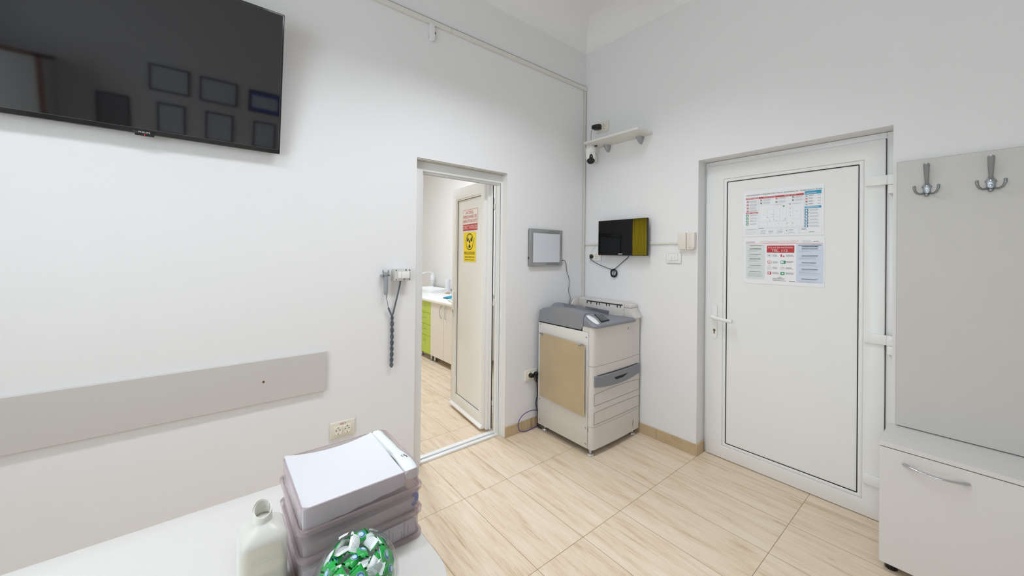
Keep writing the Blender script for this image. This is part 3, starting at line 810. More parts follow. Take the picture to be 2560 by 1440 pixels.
s = plate_y('wall_socket', 'ivory double wall socket marked 250 V, low on the wall behind the trays', -2.119, -1.987, 0.360, 0.446)
socket_face(s, (-2.077, -0.0105, 0.3975), 'y'); socket_face(s, (-2.030, -0.0105, 0.3985), 'y')
pl = Plane((-2.053, -0.0114, 0.4275), (1, 0, 0), (0, 0, 1)); g = G(); pl.text(g, '250', -0.016, 0.006, 0, 0.0085)
g.build('red_lettering', 'print red', s, smooth=0)
g = G(); pl.text(g, 'V', 0.010, 0.018, 0.001, 0.009); g.build('black_lettering', 'ink', s, smooth=0)

# ---- exposure hand switch with its twisted coil cord, and the switch box
box = thing('switch_box', 'small grey box with a white rocker switch beside the open doorway', 'switch', (-1.730, 0, 1.252))
g = G(); g.box(-1.781, -1.680, -0.052, -0.0005, 1.217, 1.289, 0.003); g.build('box_casing', 'switch box grey', box)
g = G(); g.box(-1.762, -1.740, -0.0585, -0.0515, 1.232, 1.273, 0.0015); g.build('rocker', 'white plastic', box)
g = G(); g.box(-1.7385, -1.692, -0.0595, -0.0515, 1.232, 1.273, 0.0015); g.build('rocker', 'white plastic', box)
for x, z in ((-1.772, 1.281), (-1.689, 1.281), (-1.772, 1.225), (-1.689, 1.225)):
    g = G(); g.lathe([(0.0, -0.0545), (0.003, -0.0542), (0.0042, -0.0518)], (x, 0, z), 'y', 12); g.build('screw', 'seam line', box)
pl = Plane((-1.716, -0.0524, 1.2755), (1, 0, 0), (0, 0, 1)); g = G(); pl.text(g, 'R', 0, 0.011, 0, 0.0115); g.build('lettering', 'ink', box, smooth=0)
pl = Plane((-1.726, -0.0524, 1.2185), (1, 0, 0), (0, 0, 1)); g = G(); pl.text(g, 'P', 0, 0.010, 0, 0.0115); g.build('lettering', 'ink', box, smooth=0)

hs = thing('hand_switch', 'grey hand switch hanging in its wall clip, twisted coil cord below', 'hand switch', (-1.825, 0, 1.2))
g = G()
g.lathe([(0.0112, 1.262), (0.0125, 1.255), (0.0125, 1.225), (0.0122, 1.16), (0.0115, 1.141), (0.009, 1.137)], (-1.8255, -0.030, 0), 'z', 20)
g.lathe([(0.004, 1.137), (0.0038, 1.122), (0.002, 1.112)], (-1.8215, -0.030, 0), 'z', 12)
g.build('grip', 'grey abs', hs)
g = G(); g.lathe([(0.016, 1.252), (0.017, 1.256), (0.017, 1.268), (0.0135, 1.272), (0.0135, 1.264), (0.0, 1.264)], (-1.8275, -0.030, 0), 'z', 20)
for sx in (-1, 1): g.box(-1.8275 + sx * 0.0165 - 0.0025, -1.8275 + sx * 0.0165 + 0.0025, -0.036, -0.024, 1.264, 1.283, 0.001)
g.build('trigger_cap', 'grey abs', hs)
g = G(); g.box(-1.848, -1.806, -0.018, -0.0005, 1.244, 1.256, 0.002); g.box(-1.852, -1.844, -0.034, -0.0005, 1.243, 1.255, 0.002); g.box(-1.809, -1.802, -0.034, -0.0005, 1.245, 1.257, 0.002)
g.build('wall_clip', 'grey abs', hs)
g = G(); g.tube(smooth_path([(-1.8215, -0.030, 1.118), (-1.815, -0.028, 1.09), (-1.806, -0.022, 1.058)]), 0.0018, 8)
def coil(path, rad, wire, turns, n=9):
    P = [Vector(p) for p in path]
    d = [0.0]
    for a, b in zip(P, P[1:]): d.append(d[-1] + (b - a).length)
    tot = d[-1]; steps = turns * n; out = []
    j = 0; N = None
    for i in range(steps + 1):
        s_ = tot * i / steps
        while j < len(P) - 2 and d[j + 1] < s_: j += 1
        t = (s_ - d[j]) / (d[j + 1] - d[j]); q = P[j].lerp(P[j + 1], t); T = (P[j + 1] - P[j]).normalized()
        ref = Vector((0, -1, 0)); N = (ref - T * ref.dot(T)).normalized(); B = T.cross(N)
        a = 2 * PI * i / n
        out.append(q + (N * math.cos(a) + B * math.sin(a)) * rad)
    return out
JX, JY = -1.7815, -0.019
def strand(ph, z0, z1, k=70):
    out = []
    for i in range(k + 1):
        t = i / k; z = z0 + (z1 - z0) * t; a = ph + 2 * PI * (3.4 * t + 0.6 * t * t)
        r = 0.0058
        out.append((JX + 0.003 * t - 0.004 * t * t + r * math.cos(a), JY + r * math.sin(a), z))
    return out
sa, sb = strand(0, 0.995, 0.706), strand(PI, 0.995, 0.706)
pa = [(-1.8065, -0.020, 1.058), (-1.799, -0.019, 1.04), (-1.787, -0.019, 1.012)] + sa + [(JX - 0.001, JY - 0.002, 0.699)] + sb[::-1] + [(-1.776, -0.019, 1.02), (-1.757, -0.02, 1.10), (-1.737, -0.022, 1.19), (-1.734, -0.022, 1.2165)]
g.tube(coil(pa, 0.0044, 0.0016, 215, 8), 0.0016, 5)
g.tube(smooth_path(pa, 2), 0.0031, 6)
g.build('coil_cord', 'cord grey', hs, smooth=60)

# ---- film viewer with its cord
fv = thing('film_viewer', 'grey framed film viewing light box on the wall above the printer', 'light box', (-0.497, 0, 1.44))
g = G()
X0, X1, Z0, Z1 = -0.681, -0.316, 1.289, 1.588
g.box(X0, X0 + 0.033, -0.026, -0.006, Z0, Z1, 0.003); g.box(X1 - 0.030, X1, -0.026, -0.006, Z0, Z1, 0.003)
g.box(X0 + 0.03, X1 - 0.028, -0.0258, -0.006, Z0, Z0 + 0.032, 0.003); g.box(X0 + 0.03, X1 - 0.028, -0.0258, -0.006, Z1 - 0.034, Z1, 0.003)
g.build('viewer_frame', 'viewer frame', fv)
g = G(); g.box(X0 + 0.002, X1 - 0.002, -0.008, -0.0005, Z0 + 0.002, Z1 - 0.002, 0.001); g.box(X0 - 0.003, X0 + 0.003, -0.014, -0.003, 1.345, 1.362, 0.001)
g.build('viewer_back', 'black plastic', fv)
g = G(); g.box(X0 + 0.03, X1 - 0.028, -0.0235, -0.012, Z0 + 0.03, Z1 - 0.032)
g.build('viewing_panel', 'viewer screen', fv, smooth=0)
pl = Plane((-0.503, -0.0259, 1.3005), (1, 0, 0), (0, 0, 1)); g = G(); pl.text(g, 'MEDI', 0, 0.042, 0, 0.008); pl.text(g, 'LIGHT', 0.052, 0.095, 0, 0.0085)
pl.rect(g, 0.099, 0.150, 0.001, 0.0045)
g.build('lettering', 'ink', fv, smooth=0)
g = G(); g.tube(smooth_path([(-0.316, -0.014, 1.334), (-0.290, -0.013, 1.334), (-0.271, -0.012, 1.331), (-0.254, -0.011, 1.307), (-0.239, -0.010, 1.238), (-0.211, -0.012, 1.163), (-0.219, -0.014, 1.071), (-0.200, -0.016, 1.016), (-0.209, -0.019, 0.957), (-0.212, -0.02, 0.80), (-0.21, -0.02, 0.6)]), 0.0021, 8)
g.cyl((-0.317, -0.014, 1.334), (-0.292, -0.0135, 1.334), 0.0042, 12)
g.build('power_cord', 'black cable', fv)

# ---- socket, plugs and cables low beside the printer
s = plate_y('wall_socket', 'ivory double wall socket low beside the printer, two black plugs in it', -0.704, -0.572, 0.385, 0.467)
socket_face(s, (-0.657, -0.0105, 0.428), 'y'); socket_face(s, (-0.606, -0.0105, 0.429), 'y')
p = thing('power_plug', 'small round black plug with a thin lead in the low socket', 'plug', (-0.657, -0.014, 0.43))
g = G(); g.lathe([(0.0165, -0.0125), (0.0175, -0.016), (0.0175, -0.034), (0.011, -0.041), (0.0, -0.042)], (-0.657, 0, 0.428), 'y', 24)
g.tube([(-0.652, -0.030, 0.426), (-0.640, -0.034, 0.420), (-0.634, -0.034, 0.413)], [0.008, 0.007, 0.005], 10); g.build('plug_body', 'black plastic', p)
g = G(); g.tube(smooth_path([(-0.634, -0.034, 0.414), (-0.626, -0.033, 0.392), (-0.607, -0.032, 0.372), (-0.575, -0.03, 0.366), (-0.52, -0.03, 0.366)]), 0.0025, 8); g.build('lead', 'black cable', p)
p = thing('power_plug', 'angled black plug with a thick cable running down behind the printer', 'plug', (-0.606, -0.014, 0.43))
g = G(); g.lathe([(0.0175, -0.0125), (0.019, -0.018), (0.019, -0.036), (0.013, -0.042), (0.0, -0.043)], (-0.606, 0, 0.430), 'y', 24)
g.tube([(-0.605, -0.031, 0.425), (-0.602, -0.031, 0.408), (-0.6005, -0.030, 0.385), (-0.600, -0.030, 0.372)], [0.0155, 0.014, 0.009, 0.006], 12, flat=0.8); g.build('plug_body', 'black plastic', p)
g = G(); g.tube(smooth_path([(-0.600, -0.030, 0.378), (-0.594, -0.034, 0.31), (-0.600, -0.036, 0.25), (-0.611, -0.036, 0.205), (-0.602, -0.036, 0.165), (-0.593, -0.036, 0.13), (-0.592, -0.036, 0.06), (-0.590, -0.040, 0.015), (-0.575, -0.075, 0.006), (-0.552, -0.102, 0.006), (-0.522, -0.100, 0.006), (-0.48, -0.06, 0.02)]), 0.0044, 10); g.build('power_cable', 'black cable', p)
g = G(); g.tube(smooth_path([(-0.52, -0.020, 0.130), (-0.584, -0.027, 0.138), (-0.646, -0.030, 0.153), (-0.723, -0.030, 0.147), (-0.766, -0.028, 0.120), (-0.784, -0.026, 0.085), (-0.780, -0.026, 0.045), (-0.758, -0.026, 0.018), (-0.722, -0.026, 0.0065), (-0.68, -0.026, 0.0045), (-0.62, -0.024, 0.006), (-0.56, -0.024, 0.012), (-0.50, -0.03, 0.02)]), 0.0032, 8)
tag(g.build('network_cable', 'purple cable', loc=(-0.7, -0.03, 0)), 'purple cable looping over the skirting beside the printer', 'cable')

# ---- cable trunking
g = G(); g.box(XW + 0.01, -0.034, -0.016, -0.0005, 2.862, 2.893, 0.0015, 1)
t = tag(g.build('cable_trunking', 'trunk plastic', loc=(-1.5, 0, 2.875)), 'white cable trunking running level high above the television and the doorway', 'cable trunking')
g = G(); g.box(-1.3995, -1.3985, -0.0163, -0.002, 2.8615, 2.8935); g.box(XW + 0.01, -0.034, -0.0155, -0.001, 2.893, 2.8945)
g.build('joint_line', 'seam line', t, smooth=0)
g = G(); g.box(-0.0375, -0.0045, -0.018, -0.0005, 2.858, 2.897, 0.002); g.build('corner_piece', 'trunk plastic', t)
g = G(); g.box(-0.033, -0.0125, -0.013, -0.0005, 0.05, 2.858, 0.0015, 1)
t = tag(g.build('cable_trunking', 'trunk plastic', loc=(-0.02, 0, 1.5)), 'slim white cable trunking standing upright in the corner of the two walls', 'cable trunking')
g = G(); g.box(-0.0345, -0.0335, -0.012, -0.0005, 0.05, 2.855); g.box(-0.012, -0.0112, -0.0125, -0.0005, 0.05, 2.855); g.build('edge_line', 'plaster edge', t, smooth=0)
g = G(); g.box(-0.012, -0.0005, -0.880, -0.012, 1.470, 1.485, 0.0015, 1)
tag(g.build('cable_trunking', 'trunk plastic', loc=(0, -0.45, 1.478)), 'slim white cable trunking running level behind the small monitor', 'cable trunking')
g = G()
pts = [(-1.556, 2.862), (-1.556, 2.775)] + [(-1.538 + 0.018 * math.cos(PI + PI * i / 8), 2.772 + 0.018 * math.sin(PI + PI * i / 8)) for i in range(9)] + [(-1.520, 2.862)]
g.prism(pts, 'y', -0.022, -0.0005, 0.003)
hk = tag(g.build('wall_bracket', 'wall paint', loc=(-1.54, 0, 2.82)), 'small painted-over bracket just below the level trunking high on the wall', 'bracket')
g = G(); g.prism([(-1.521, 2.815), (-1.5165, 2.815), (-1.517, 2.801), (-1.5195, 2.803)], 'y', -0.0235, -0.0195); g.build('bolt_hole', 'dark slot', hk, smooth=0)

# ================================================================== right wall
# ---- shelf with two shark-fin brackets
sh = thing('wall_shelf', 'small pale shelf on two grey brackets high in the corner', 'shelf', (0, -0.41, 2.315))
g = G(); g.box(-0.2, -0.0005, -0.662, -0.150, 2.314, 2.331, 0.001, 1); g.build('shelf_board', 'shelf laminate', sh)
for yc in (-0.256, -0.565):
    g = G(); rings = []
    for i in range(9):
        t = i / 8; z = 2.3135 - 0.054 * t
        d = 0.060 * (1 - t) ** 0.55 + 0.005; w = 0.0195 * (1 - t ** 1.8) + 0.004
        ring = []
        for j in range(13):
            a = PI * j / 12
            ring.append((-0.0005 - d * math.sin(a) ** 0.75, yc + w * math.cos(a), z))
        rings.append(ring)
    g.loft(rings)
    b = g.build('shelf_bracket', 'satin steel', sh, smooth=50)
# ---- socket and adapter above the shelf
s = plate_x('wall_socket', 'ivory double wall socket above the small shelf, black adapter plugged in', -0.256, -0.124, 2.445, 2.532)
socket_face(s, (-0.0105, -0.166, 2.490), 'x'); socket_face(s, (-0.0105, -0.213, 2.489), 'x')
g = G(); g.ball((-0.0112, -0.247, 2.487), 0.003, n=10); g.build('screw', 'white plastic', s)
ad = thing('power_adapter', 'black power adapter in the socket above the shelf, thin lead hanging from it', 'adapter', (-0.013, -0.17, 2.485))
g = G()
g.prism([(-0.0165, 2.469), (-0.0165, 2.508), (-0.040, 2.512), (-0.096, 2.496), (-0.098, 2.466), (-0.050, 2.462)], 'y', -0.190, -0.145, 0.003)
g.cyl((-0.0125, -0.167, 2.490), (-0.02, -0.167, 2.490), 0.017, 20)
g.build('adapter_body', 'black plastic', ad)
g = G(); g.tube(smooth_path([(-0.090, -0.150, 2.467), (-0.096, -0.146, 2.448), (-0.099, -0.145, 2.42), (-0.099, -0.145, 2.375), (-0.095, -0.148, 2.345), (-0.08, -0.155, 2.3335)]), 0.0017, 8); g.build('lead', 'black cable', ad)
# ---- camera under the shelf
cm = thing('security_camera', 'white pan-tilt security camera with a black lens, hanging under the shelf in the corner', 'camera', (-0.105, -0.142, 2.3135))
cx, cy = -0.112, -0.153
g = G(); g.lathe([(0.0, 2.3135), (0.030, 2.3135), (0.033, 2.308), (0.036, 2.299), (0.0, 2.298)], (cx, cy, 0), 'z', 32); g.build('camera_mount', 'white plastic', cm)
g = G(); g.lathe([(0.0, 2.298), (0.041, 2.298), (0.044, 2.293), (0.044, 2.264), (0.042, 2.2605), (0.0, 2.2605)], (cx, cy, 0), 'z', 36); g.build('pan_base', 'white plastic', cm)
g = G(); g.lathe([(0.0, 2.260), (0.042, 2.260), (0.0425, 2.23), (0.041, 2.21), (0.036, 2.196), (0.026, 2.190), (0.0, 2.189)], (cx, cy, 0), 'z', 36); sb_ = g.build('camera_body', 'white plastic', cm)
# lens unit faces the room, towards the viewer
D = Vector((-0.72, -0.70, 0)).normalized(); Sd = Vector((D.y, -D.x, 0))
def cp(a, d, z): v = Vector((cx, cy, 0)) + Sd * a + D * d; return (v.x, v.y, z)
g = G()
ring0 = [cp(0.0155 * math.cos(2 * PI * i / 20), 0.038, 2.2225 + 0.032 * math.sin(2 * PI * i / 20)) for i in range(20)]
ring1 = [cp(0.0155 * math.cos(2 * PI * i / 20), 0.0435, 2.2225 + 0.032 * math.sin(2 * PI * i / 20)) for i in range(20)]
g.loft([ring0, ring1]); g.build('lens_recess', 'cream plastic', cm)
g = G(); g.ball(cp(0, 0.011, 2.186), 0.0335, (1, 1, 0.86), 24)
g.tube([cp(0, 0.036, 2.185), cp(0, 0.038, 2.215), cp(0, 0.036, 2.232)], [0.0155, 0.0155, 0.011], 16)
lens = g.build('lens_unit', 'black plastic', cm)
g = G(); g.ball(cp(0, 0.0535, 2.212), 0.0032, n=10); g.build('status_light', 'logo white', lens)
for i in range(6):
    a = 2 * PI * i / 6; g = G(); g.ball(cp(0.015 * math.cos(a), 0.0395, 2.184 + 0.010 * math.sin(a)), 0.003, n=8); g.build('infrared_diode', 'brown wood', lens)
g = G(); g.tube(smooth_path([cp(-0.040, 0.0, 2.258), cp(-0.052, 0.0, 2.235), cp(-0.060, 0.0, 2.205), cp(-0.060, 0.0, 2.178), cp(-0.050, 0.004, 2.166), cp(-0.034, 0.01, 2.172)]), 0.0016, 8); g.build('lead', 'grey abs', cm)
g = G(); g.cyl((-0.095, -0.204, 2.3095), (-0.095, -0.180, 2.3095), 0.0042, 12); g.tube([(-0.093, -0.206, 2.3085), (-0.088, -0.186, 2.3085)], 0.004, 10)
g.build('lead_plug', 'black plastic', cm)

# ---- small monitor
mo = thing('monitor', 'small black flat monitor hung on the wall between corner and intercom', 'monitor', (-0.0, -0.436, 1.38))
g = G(); MX = -0.070
g.box(MX + 0.001, MX + 0.026, -0.667, -0.207, 1.381, 1.672, 0.006, 3); g.box(MX + 0.026, MX + 0.045, -0.60, -0.28, 1.42, 1.62, 0.008)
g.build('monitor_casing', 'tv bezel', mo)
g = G(); g.box(MX + 0.0002, MX + 0.002, -0.646, -0.230, 1.404, 1.655); g.build('monitor_screen', 'monitor glass', mo, smooth=0)
g = G()
g.ring('x', (-0.6635, -0.2105, 1.3848, 1.6685), (-0.6465, -0.2295, 1.4035, 1.6555), MX - 0.0003, MX + 0.004)
g.build('monitor_bezel', 'monitor glass', mo, smooth=0)
g = G(); g.box(MX - 0.0012, MX, -0.447, -0.411, 1.391, 1.3965, 0.0008); g.build('maker_badge', 'logo white', mo)
g = G(); g.ball((MX - 0.0002, -0.2295, 1.3925), 0.0026, n=10); g.build('standby_light', 'led red', mo)
g = G(); g.box(MX + 0.045, -0.0005, -0.49, -0.39, 1.47, 1.57, 0.003); g.build('wall_mount', 'black plastic', mo)
# ---- its cable, half rolled into a coil
ca = thing('coiled_cable', 'thin black cable with its slack tied in a coil below the small monitor', 'cable', (-0.015, -0.32, 1.237))
g = G()
g.tube(smooth_path([(-0.030, -0.097, 1.372), (-0.026, -0.086, 1.364), (-0.018, -0.082, 1.350), (-0.014, -0.100, 1.334), (-0.012, -0.142, 1.313), (-0.010, -0.22, 1.285), (-0.010, -0.296, 1.265), (-0.010, -0.328, 1.262)]), 0.0026, 8)
g.tube(smooth_path([(-0.012, -0.312, 1.262), (-0.012, -0.345, 1.276), (-0.013, -0.40, 1.318), (-0.018, -0.450, 1.354), (-0.028, -0.474, 1.370), (-0.036, -0.484, 1.384), (-0.036, -0.486, 1.395)]), 0.0026, 8)
lp = []
for i in range(6 * 28 + 1):
    a = 2 * PI * i / 28; q = i / (6 * 28)
    rr = 0.0285 + 0.0042 * math.sin(a * 0.37 + 1) + 0.0015 * math.sin(a * 2.3)
    lp.append((-0.006 - 0.010 * (0.5 + 0.5 * math.sin(q * 9.0)), -0.3275 + rr * math.cos(a), 1.2345 + rr * math.sin(a)))
g.tube(lp, 0.0026, 7)
g.tube(smooth_path([(-0.016, -0.327, 1.265), (-0.018, -0.333, 1.245), (-0.018, -0.330, 1.222), (-0.015, -0.318, 1.207), (-0.012, -0.304, 1.206), (-0.010, -0.297, 1.222), (-0.009, -0.298, 1.240)]), 0.0026, 8)
g.build('cable_run', 'black cable', ca)
g = G(); g.lathe([(0.0165, -0.0125), (0.018, -0.0165), (0.018, -0.026), (0.009, -0.034), (0.0, -0.035)], (0, -0.0975, 1.3705), 'x', 24); g.build('plug_body', 'black plastic', ca)
g = G(); g.tube(smooth_path([(-0.014, -0.090, 1.389), (-0.012, -0.089, 1.406), (-0.010, -0.104, 1.436), (-0.010, -0.135, 1.470), (-0.013, -0.165, 1.488), (-0.016, -0.20, 1.497), (-0.02, -0.26, 1.50)]), 0.0015, 8)
tag(g.build('white_wire', 'white cable', loc=(-0.01, -0.12, 1.44)), 'thin white wire curving from the socket up behind the small monitor', 'cable')
s = plate_x('wall_socket', 'white double wall socket just below the small monitor, one black plug in it', -0.192, -0.061, 1.331, 1.404, 'white plastic')
socket_face(s, (-0.0105, -0.098, 1.370), 'x', 0.0195); socket_face(s, (-0.0105, -0.146, 1.369), 'x', 0.0195)

# ---- intercom beside the door
ic = thing('intercom', 'cream wall intercom with its handset, between the small monitor and the closed door', 'intercom', (0, -0.945, 1.488))
g = G(); g.box(-0.036, -0.0005, -0.944, -0.886, 1.430, 1.549, 0.003); g.build('handset', 'cream plastic', ic)
g = G(); g.box(-0.022, -0.0005, -0.950, -0.942, 1.433, 1.546); g.build('hook_switch', 'plaster edge', ic, smooth=0)
g = G()
g.prism([(-0.948, 1.549), (-1.003, 1.549), (-1.003, 1.447), (-0.990, 1.429), (-0.948, 1.429)], 'x', -0.034, -0.0005, 0.003)
bs = g.build('intercom_base', 'cream plastic', ic)
g = G()
for i in range(7): g.box(-0.0345, -0.0335, -0.978, -0.962, 1.456 + i * 0.0125, 1.4585 + i * 0.0125)
g.build('speaker_slots', 'plaster edge', bs, smooth=0)
g = G(); g.box(-0.0346, -0.0335, -0.979, -0.961, 1.4435, 1.4465); g.build('maker_badge', 'grey abs', bs, smooth=0)
# ---- triple light switch
ls = thing('light_switch', 'white light switch with three rockers, below the intercom', 'switch', (0, -0.841, 1.368))
g = G(); g.box(-0.0105, -0.0003, -0.898, -0.785, 1.329, 1.407, 0.0065, 3); g.build('switch_frame', 'white plastic', ls)
g = G(); g.box(-0.0112, -0.009, -0.8755, -0.8045, 1.3475, 1.3995); g.build('rocker_gap', 'seam line', ls, smooth=0)
for i, (a, b) in enumerate(((-0.8275, -0.8052), (-0.8512, -0.8282), (-0.8748, -0.8519))):
    g = G(); k = 0.002 if i == 0 else -0.001
    g.prism([(-0.0100, 1.3483), (-0.0135 - k, 1.3483), (-0.0125, 1.373), (-0.0135 + k, 1.3988), (-0.0100, 1.3988)], 'y', a, b, 0.0006); g.build('rocker', 'white plastic', ls)

# ---- coat panel with its hooks, and the shoe cabinet below
cp_ = thing('coat_panel', 'tall beige laminate coat panel with metal hooks beside the closed door', 'coat rack', (0, -2.38, 0.572))
g = G(); g.box(-0.020, -0.0005, -2.78, -1.984, 0.572, 1.857, 0.0012, 1); g.build('panel_board', 'panel laminate', cp_)
g = G(); g.box(-0.0192, -0.0008, -1.9842, -1.9832, 0.573, 1.856); g.box(-0.0192, -0.0008, -2.779, -1.985, 1.8568, 1.8578); g.build('panel_edge_band', 'laminate edge', cp_, smooth=0)
g = G(); g.lathe([(0.0, -0.0208), (0.0065, -0.0208), (0.0072, -0.0198)], (0, -2.261, 0.664), 'x', 20); g.build('screw_cap', 'plaster edge', cp_)
def hook_parts(yc, zc):
    """Three-pronged zinc hook: long upper prong and two curled lower prongs on a lobed plate."""
    g = G()
    pts = [(-0.009, -0.030), (0.009, -0.030), (0.016, -0.018), (0.0145, -0.004), (0.021, 0.008), (0.012, 0.018), (0.008, 0.028), (-0.008, 0.028), (-0.012, 0.018), (-0.021, 0.008), (-0.0145, -0.004), (-0.016, -0.018)]
    g.prism([(yc + a * 0.82, zc + b) for a, b in pts], 'x', -0.0255, -0.0203, 0.0015)
    g.ball((-0.026, yc, zc - 0.031), 0.0085, (0.8, 1, 1), 14)
    for d in (-1, 1):
        g.tube(smooth_path([(-0.025, yc + d * 0.008, zc - 0.022), (-0.038, yc + d * 0.020, zc - 0.027), (-0.050, yc + d * 0.031, zc - 0.021), (-0.055, yc + d * 0.037, zc - 0.006), (-0.054, yc + d * 0.038, zc + 0.006)]), [0.0042] * 10 + [0.0046] * 8 + [0.0052] * 7, 10)
        g.ball((-0.054, yc + d * 0.038, zc + 0.007), 0.0058, n=12)
    rings = []
    for i, (x, z, w, t) in enumerate(((-0.024, 0.018, 0.0065, 0.003), (-0.030, 0.032, 0.0065, 0.0035), (-0.037, 0.055, 0.008, 0.0035), (-0.046, 0.085, 0.0095, 0.0035), (-0.053, 0.106, 0.0105, 0.0035), (-0.056, 0.112, 0.009, 0.003), (-0.057, 0.1145, 0.005, 0.002))):
        rings.append([(x + t * math.cos(2 * PI * j / 16), yc + w * math.sin(2 * PI * j / 16), zc + z) for j in range(16)])
    g.loft(rings)
    return g
for yc in (-2.082, -2.268, -2.454, -2.640):
    h = hook_parts(yc, 1.7165).build('coat_hook', 'zinc hook', cp_, smooth=45)
    for dz in (0.012, -0.010):
        g = G(); g.lathe([(0.0, -0.0285), (0.003, -0.028), (0.0045, -0.0255)], (0, yc, 1.7165 + dz), 'x', 12); g.build('screw', 'chrome', h)
sc = thing('shoe_cabinet', 'low off-white cabinet with a tilting front below the coat panel', 'cabinet', (-0.15, -2.37, 0))
g = G(); g.box(-0.280, -0.001, -2.778, -1.962, 0.036, 0.549, 0.001, 1); g.build('cabinet_body', 'cabinet laminate', sc)
g = G(); g.box(-0.299, -0.0005, -2.781, -1.958, 0.5495, 0.5675, 0.001, 1); g.build('cabinet_top', 'cabinet laminate', sc)
g = G(); g.box(-0.300, -0.2815, -2.779, -1.960, 0.035, 0.546, 0.0012, 1); dr = g.build('tilting_front', 'cabinet laminate', sc)
g = G(); pth = []
for i in range(17):
    t = i / 16; pth.append((-0.3005 - 0.026 * math.sin(PI * t) ** 0.7, -2.035 - 0.180 * t, 0.4955 - 0.004 * math.sin(PI * t)))
g.tube(pth, [0.0065 - 0.0022 * math.sin(PI * i / 16) for i in range(17)], 12, flat=0.75); g.build('bow_handle', 'chrome', dr)
for y in (-1.995, -2.745):
    for x in (-0.255, -0.03):
        g = G(); g.lathe([(0.020, 0.0), (0.022, 0.004), (0.018, 0.036)], (x, y, 0), 'z', 20); g.build('foot', 'black plastic', sc)

# ================================================================== film printer in the corner
pr = thing('film_printer', 'beige and grey floor-standing medical film printer in the corner, gold-coloured plate on its side', 'printer', (-0.3, -0.3, 0))
XL, XC, XR = -0.600, -0.117, -0.018
def fy(x):
    if x > XC: return -0.588 + 0.003 * (x - XC) / (XR - XC)
    return -0.5885 - 0.006 * max(0.0, 1 - ((x + 0.35) / 0.24) ** 2)
g = G(); g.box(XL + 0.006, XR - 0.004, -0.546, -0.048, 0.048, 0.872); g.build('printer_chassis', 'printer dark grey', pr, smooth=0)
g = G(); g.box(XL - 0.001, XL + 0.012, -0.5455, -0.047, 0.046, 0.8475, 0.0025); side = g.build('side_panel', 'printer side', pr)
for y, z in ((-0.068, 0.835), (-0.530, 0.812), (-0.068, 0.245), (-0.068, 0.085), (-0.530, 0.185), (-0.530, 0.055 + 0.02)):
    g = G(); g.lathe([(0.0, XL - 0.0032), (0.004, XL - 0.0030), (0.0062, XL - 0.0008)], (0, y, z), 'x', 14); g.build('screw', 'screw steel', side)
g = G(); g.box(XL + 0.004, XL + 0.02, -0.548, -0.05, 0.8478, 0.856); g.build('lid_gap', 'dark slot', pr, smooth=0)
g = G(); g.box(XL + 0.0005, XL + 0.05, -0.5475, -0.494, 0.8485, 0.889, 0.002); g.build('corner_block', 'printer side', pr)
def front(z0, z1, name, m='printer beige'):
    pts = [(XL + 0.0005, -0.548), (XL + 0.0005, -0.566), (XL + 0.006, -0.5785), (XL + 0.016, -0.586)]
    for i in range(13): x = XL + 0.028 + (XC - 0.0012 - XL - 0.028) * i / 12; pts.append((x, fy(x)))
    pts.append((XC - 0.0012, -0.548))
    g = G(); g.prism(pts, 'z', z0, z1, 0.0012, 1); return g.build(name, m, pr)
lowc = front(0.046, 0.199, 'base_cover'); midc = front(0.201, 0.614, 'drawer_section'); upc = front(0.616, 0.893, 'front_door')
def col(z0, z1, name):
    pts = [(XC, -0.548), (XC, -0.588)] + [(XR - 0.022 + 0.022 * math.sin(t), -0.5635 - 0.0225 * math.cos(t)) for t in (0, 0.4, 0.8, 1.2, PI / 2)] + [(XR, -0.05), (XC, -0.05)]
    g = G(); g.prism(pts, 'z', z0, z1, 0.0012, 1); return g.build(name, 'printer beige', pr)
col(0.046, 0.1985, 'column_base'); col(0.2005, 0.6165, 'column_middle'); col(0.6185, 0.898, 'column_top')
# narrow ventilation teeth along the lower edge
g = G()
for i in range(26):
    x = -0.545 + i * 0.0155; g.box(x, x + 0.007, fy(x) - 0.0007, fy(x) + 0.004, 0.0475, 0.055)
g.build('vent_slots', 'plaster edge', lowc, smooth=0)
g = G()
g.prism([(-0.121, 0.082), (-0.117, 0.08), (-0.112, 0.118), (-0.1125, 0.128), (-0.117, 0.122), (-0.1215, 0.105)], 'y', -0.5896, -0.586); g.build('finger_notch', 'printer dark grey', lowc, smooth=0)
g = G(); g.box(XL - 0.0018, XL + 0.002, -0.5535, -0.5475, 0.165, 0.19); g.build('latch', 'printer grey', lowc, smooth=0)
# outlines of the two closed drawers
def outline(zl0, zl1, arc, nm):
    xs = [-0.582 + (0.555) * i / 24 for i in range(25)]
    def pt(x, z): return (x, fy(x) - 0.0006, z)
    top = [pt(x, zl1 + arc * (1 - ((x + 0.33) / 0.255) ** 2)) for x in xs]; bot = [pt(x, zl0 + 0.003 * (1 - ((x + 0.33) / 0.255) ** 2)) for x in xs]
    g = G(); g.tube(top, 0.0009, 5); g.tube(bot, 0.0009, 5); g.tube([bot[0], top[0]], 0.0009, 5); g.tube([bot[-1], top[-1]], 0.0009, 5)
    g.build(nm, 'seam line', midc)
outline(0.349, 0.427, 0.012, 'drawer_outline'); outline(0.219, 0.301, 0.008, 'drawer_outline')
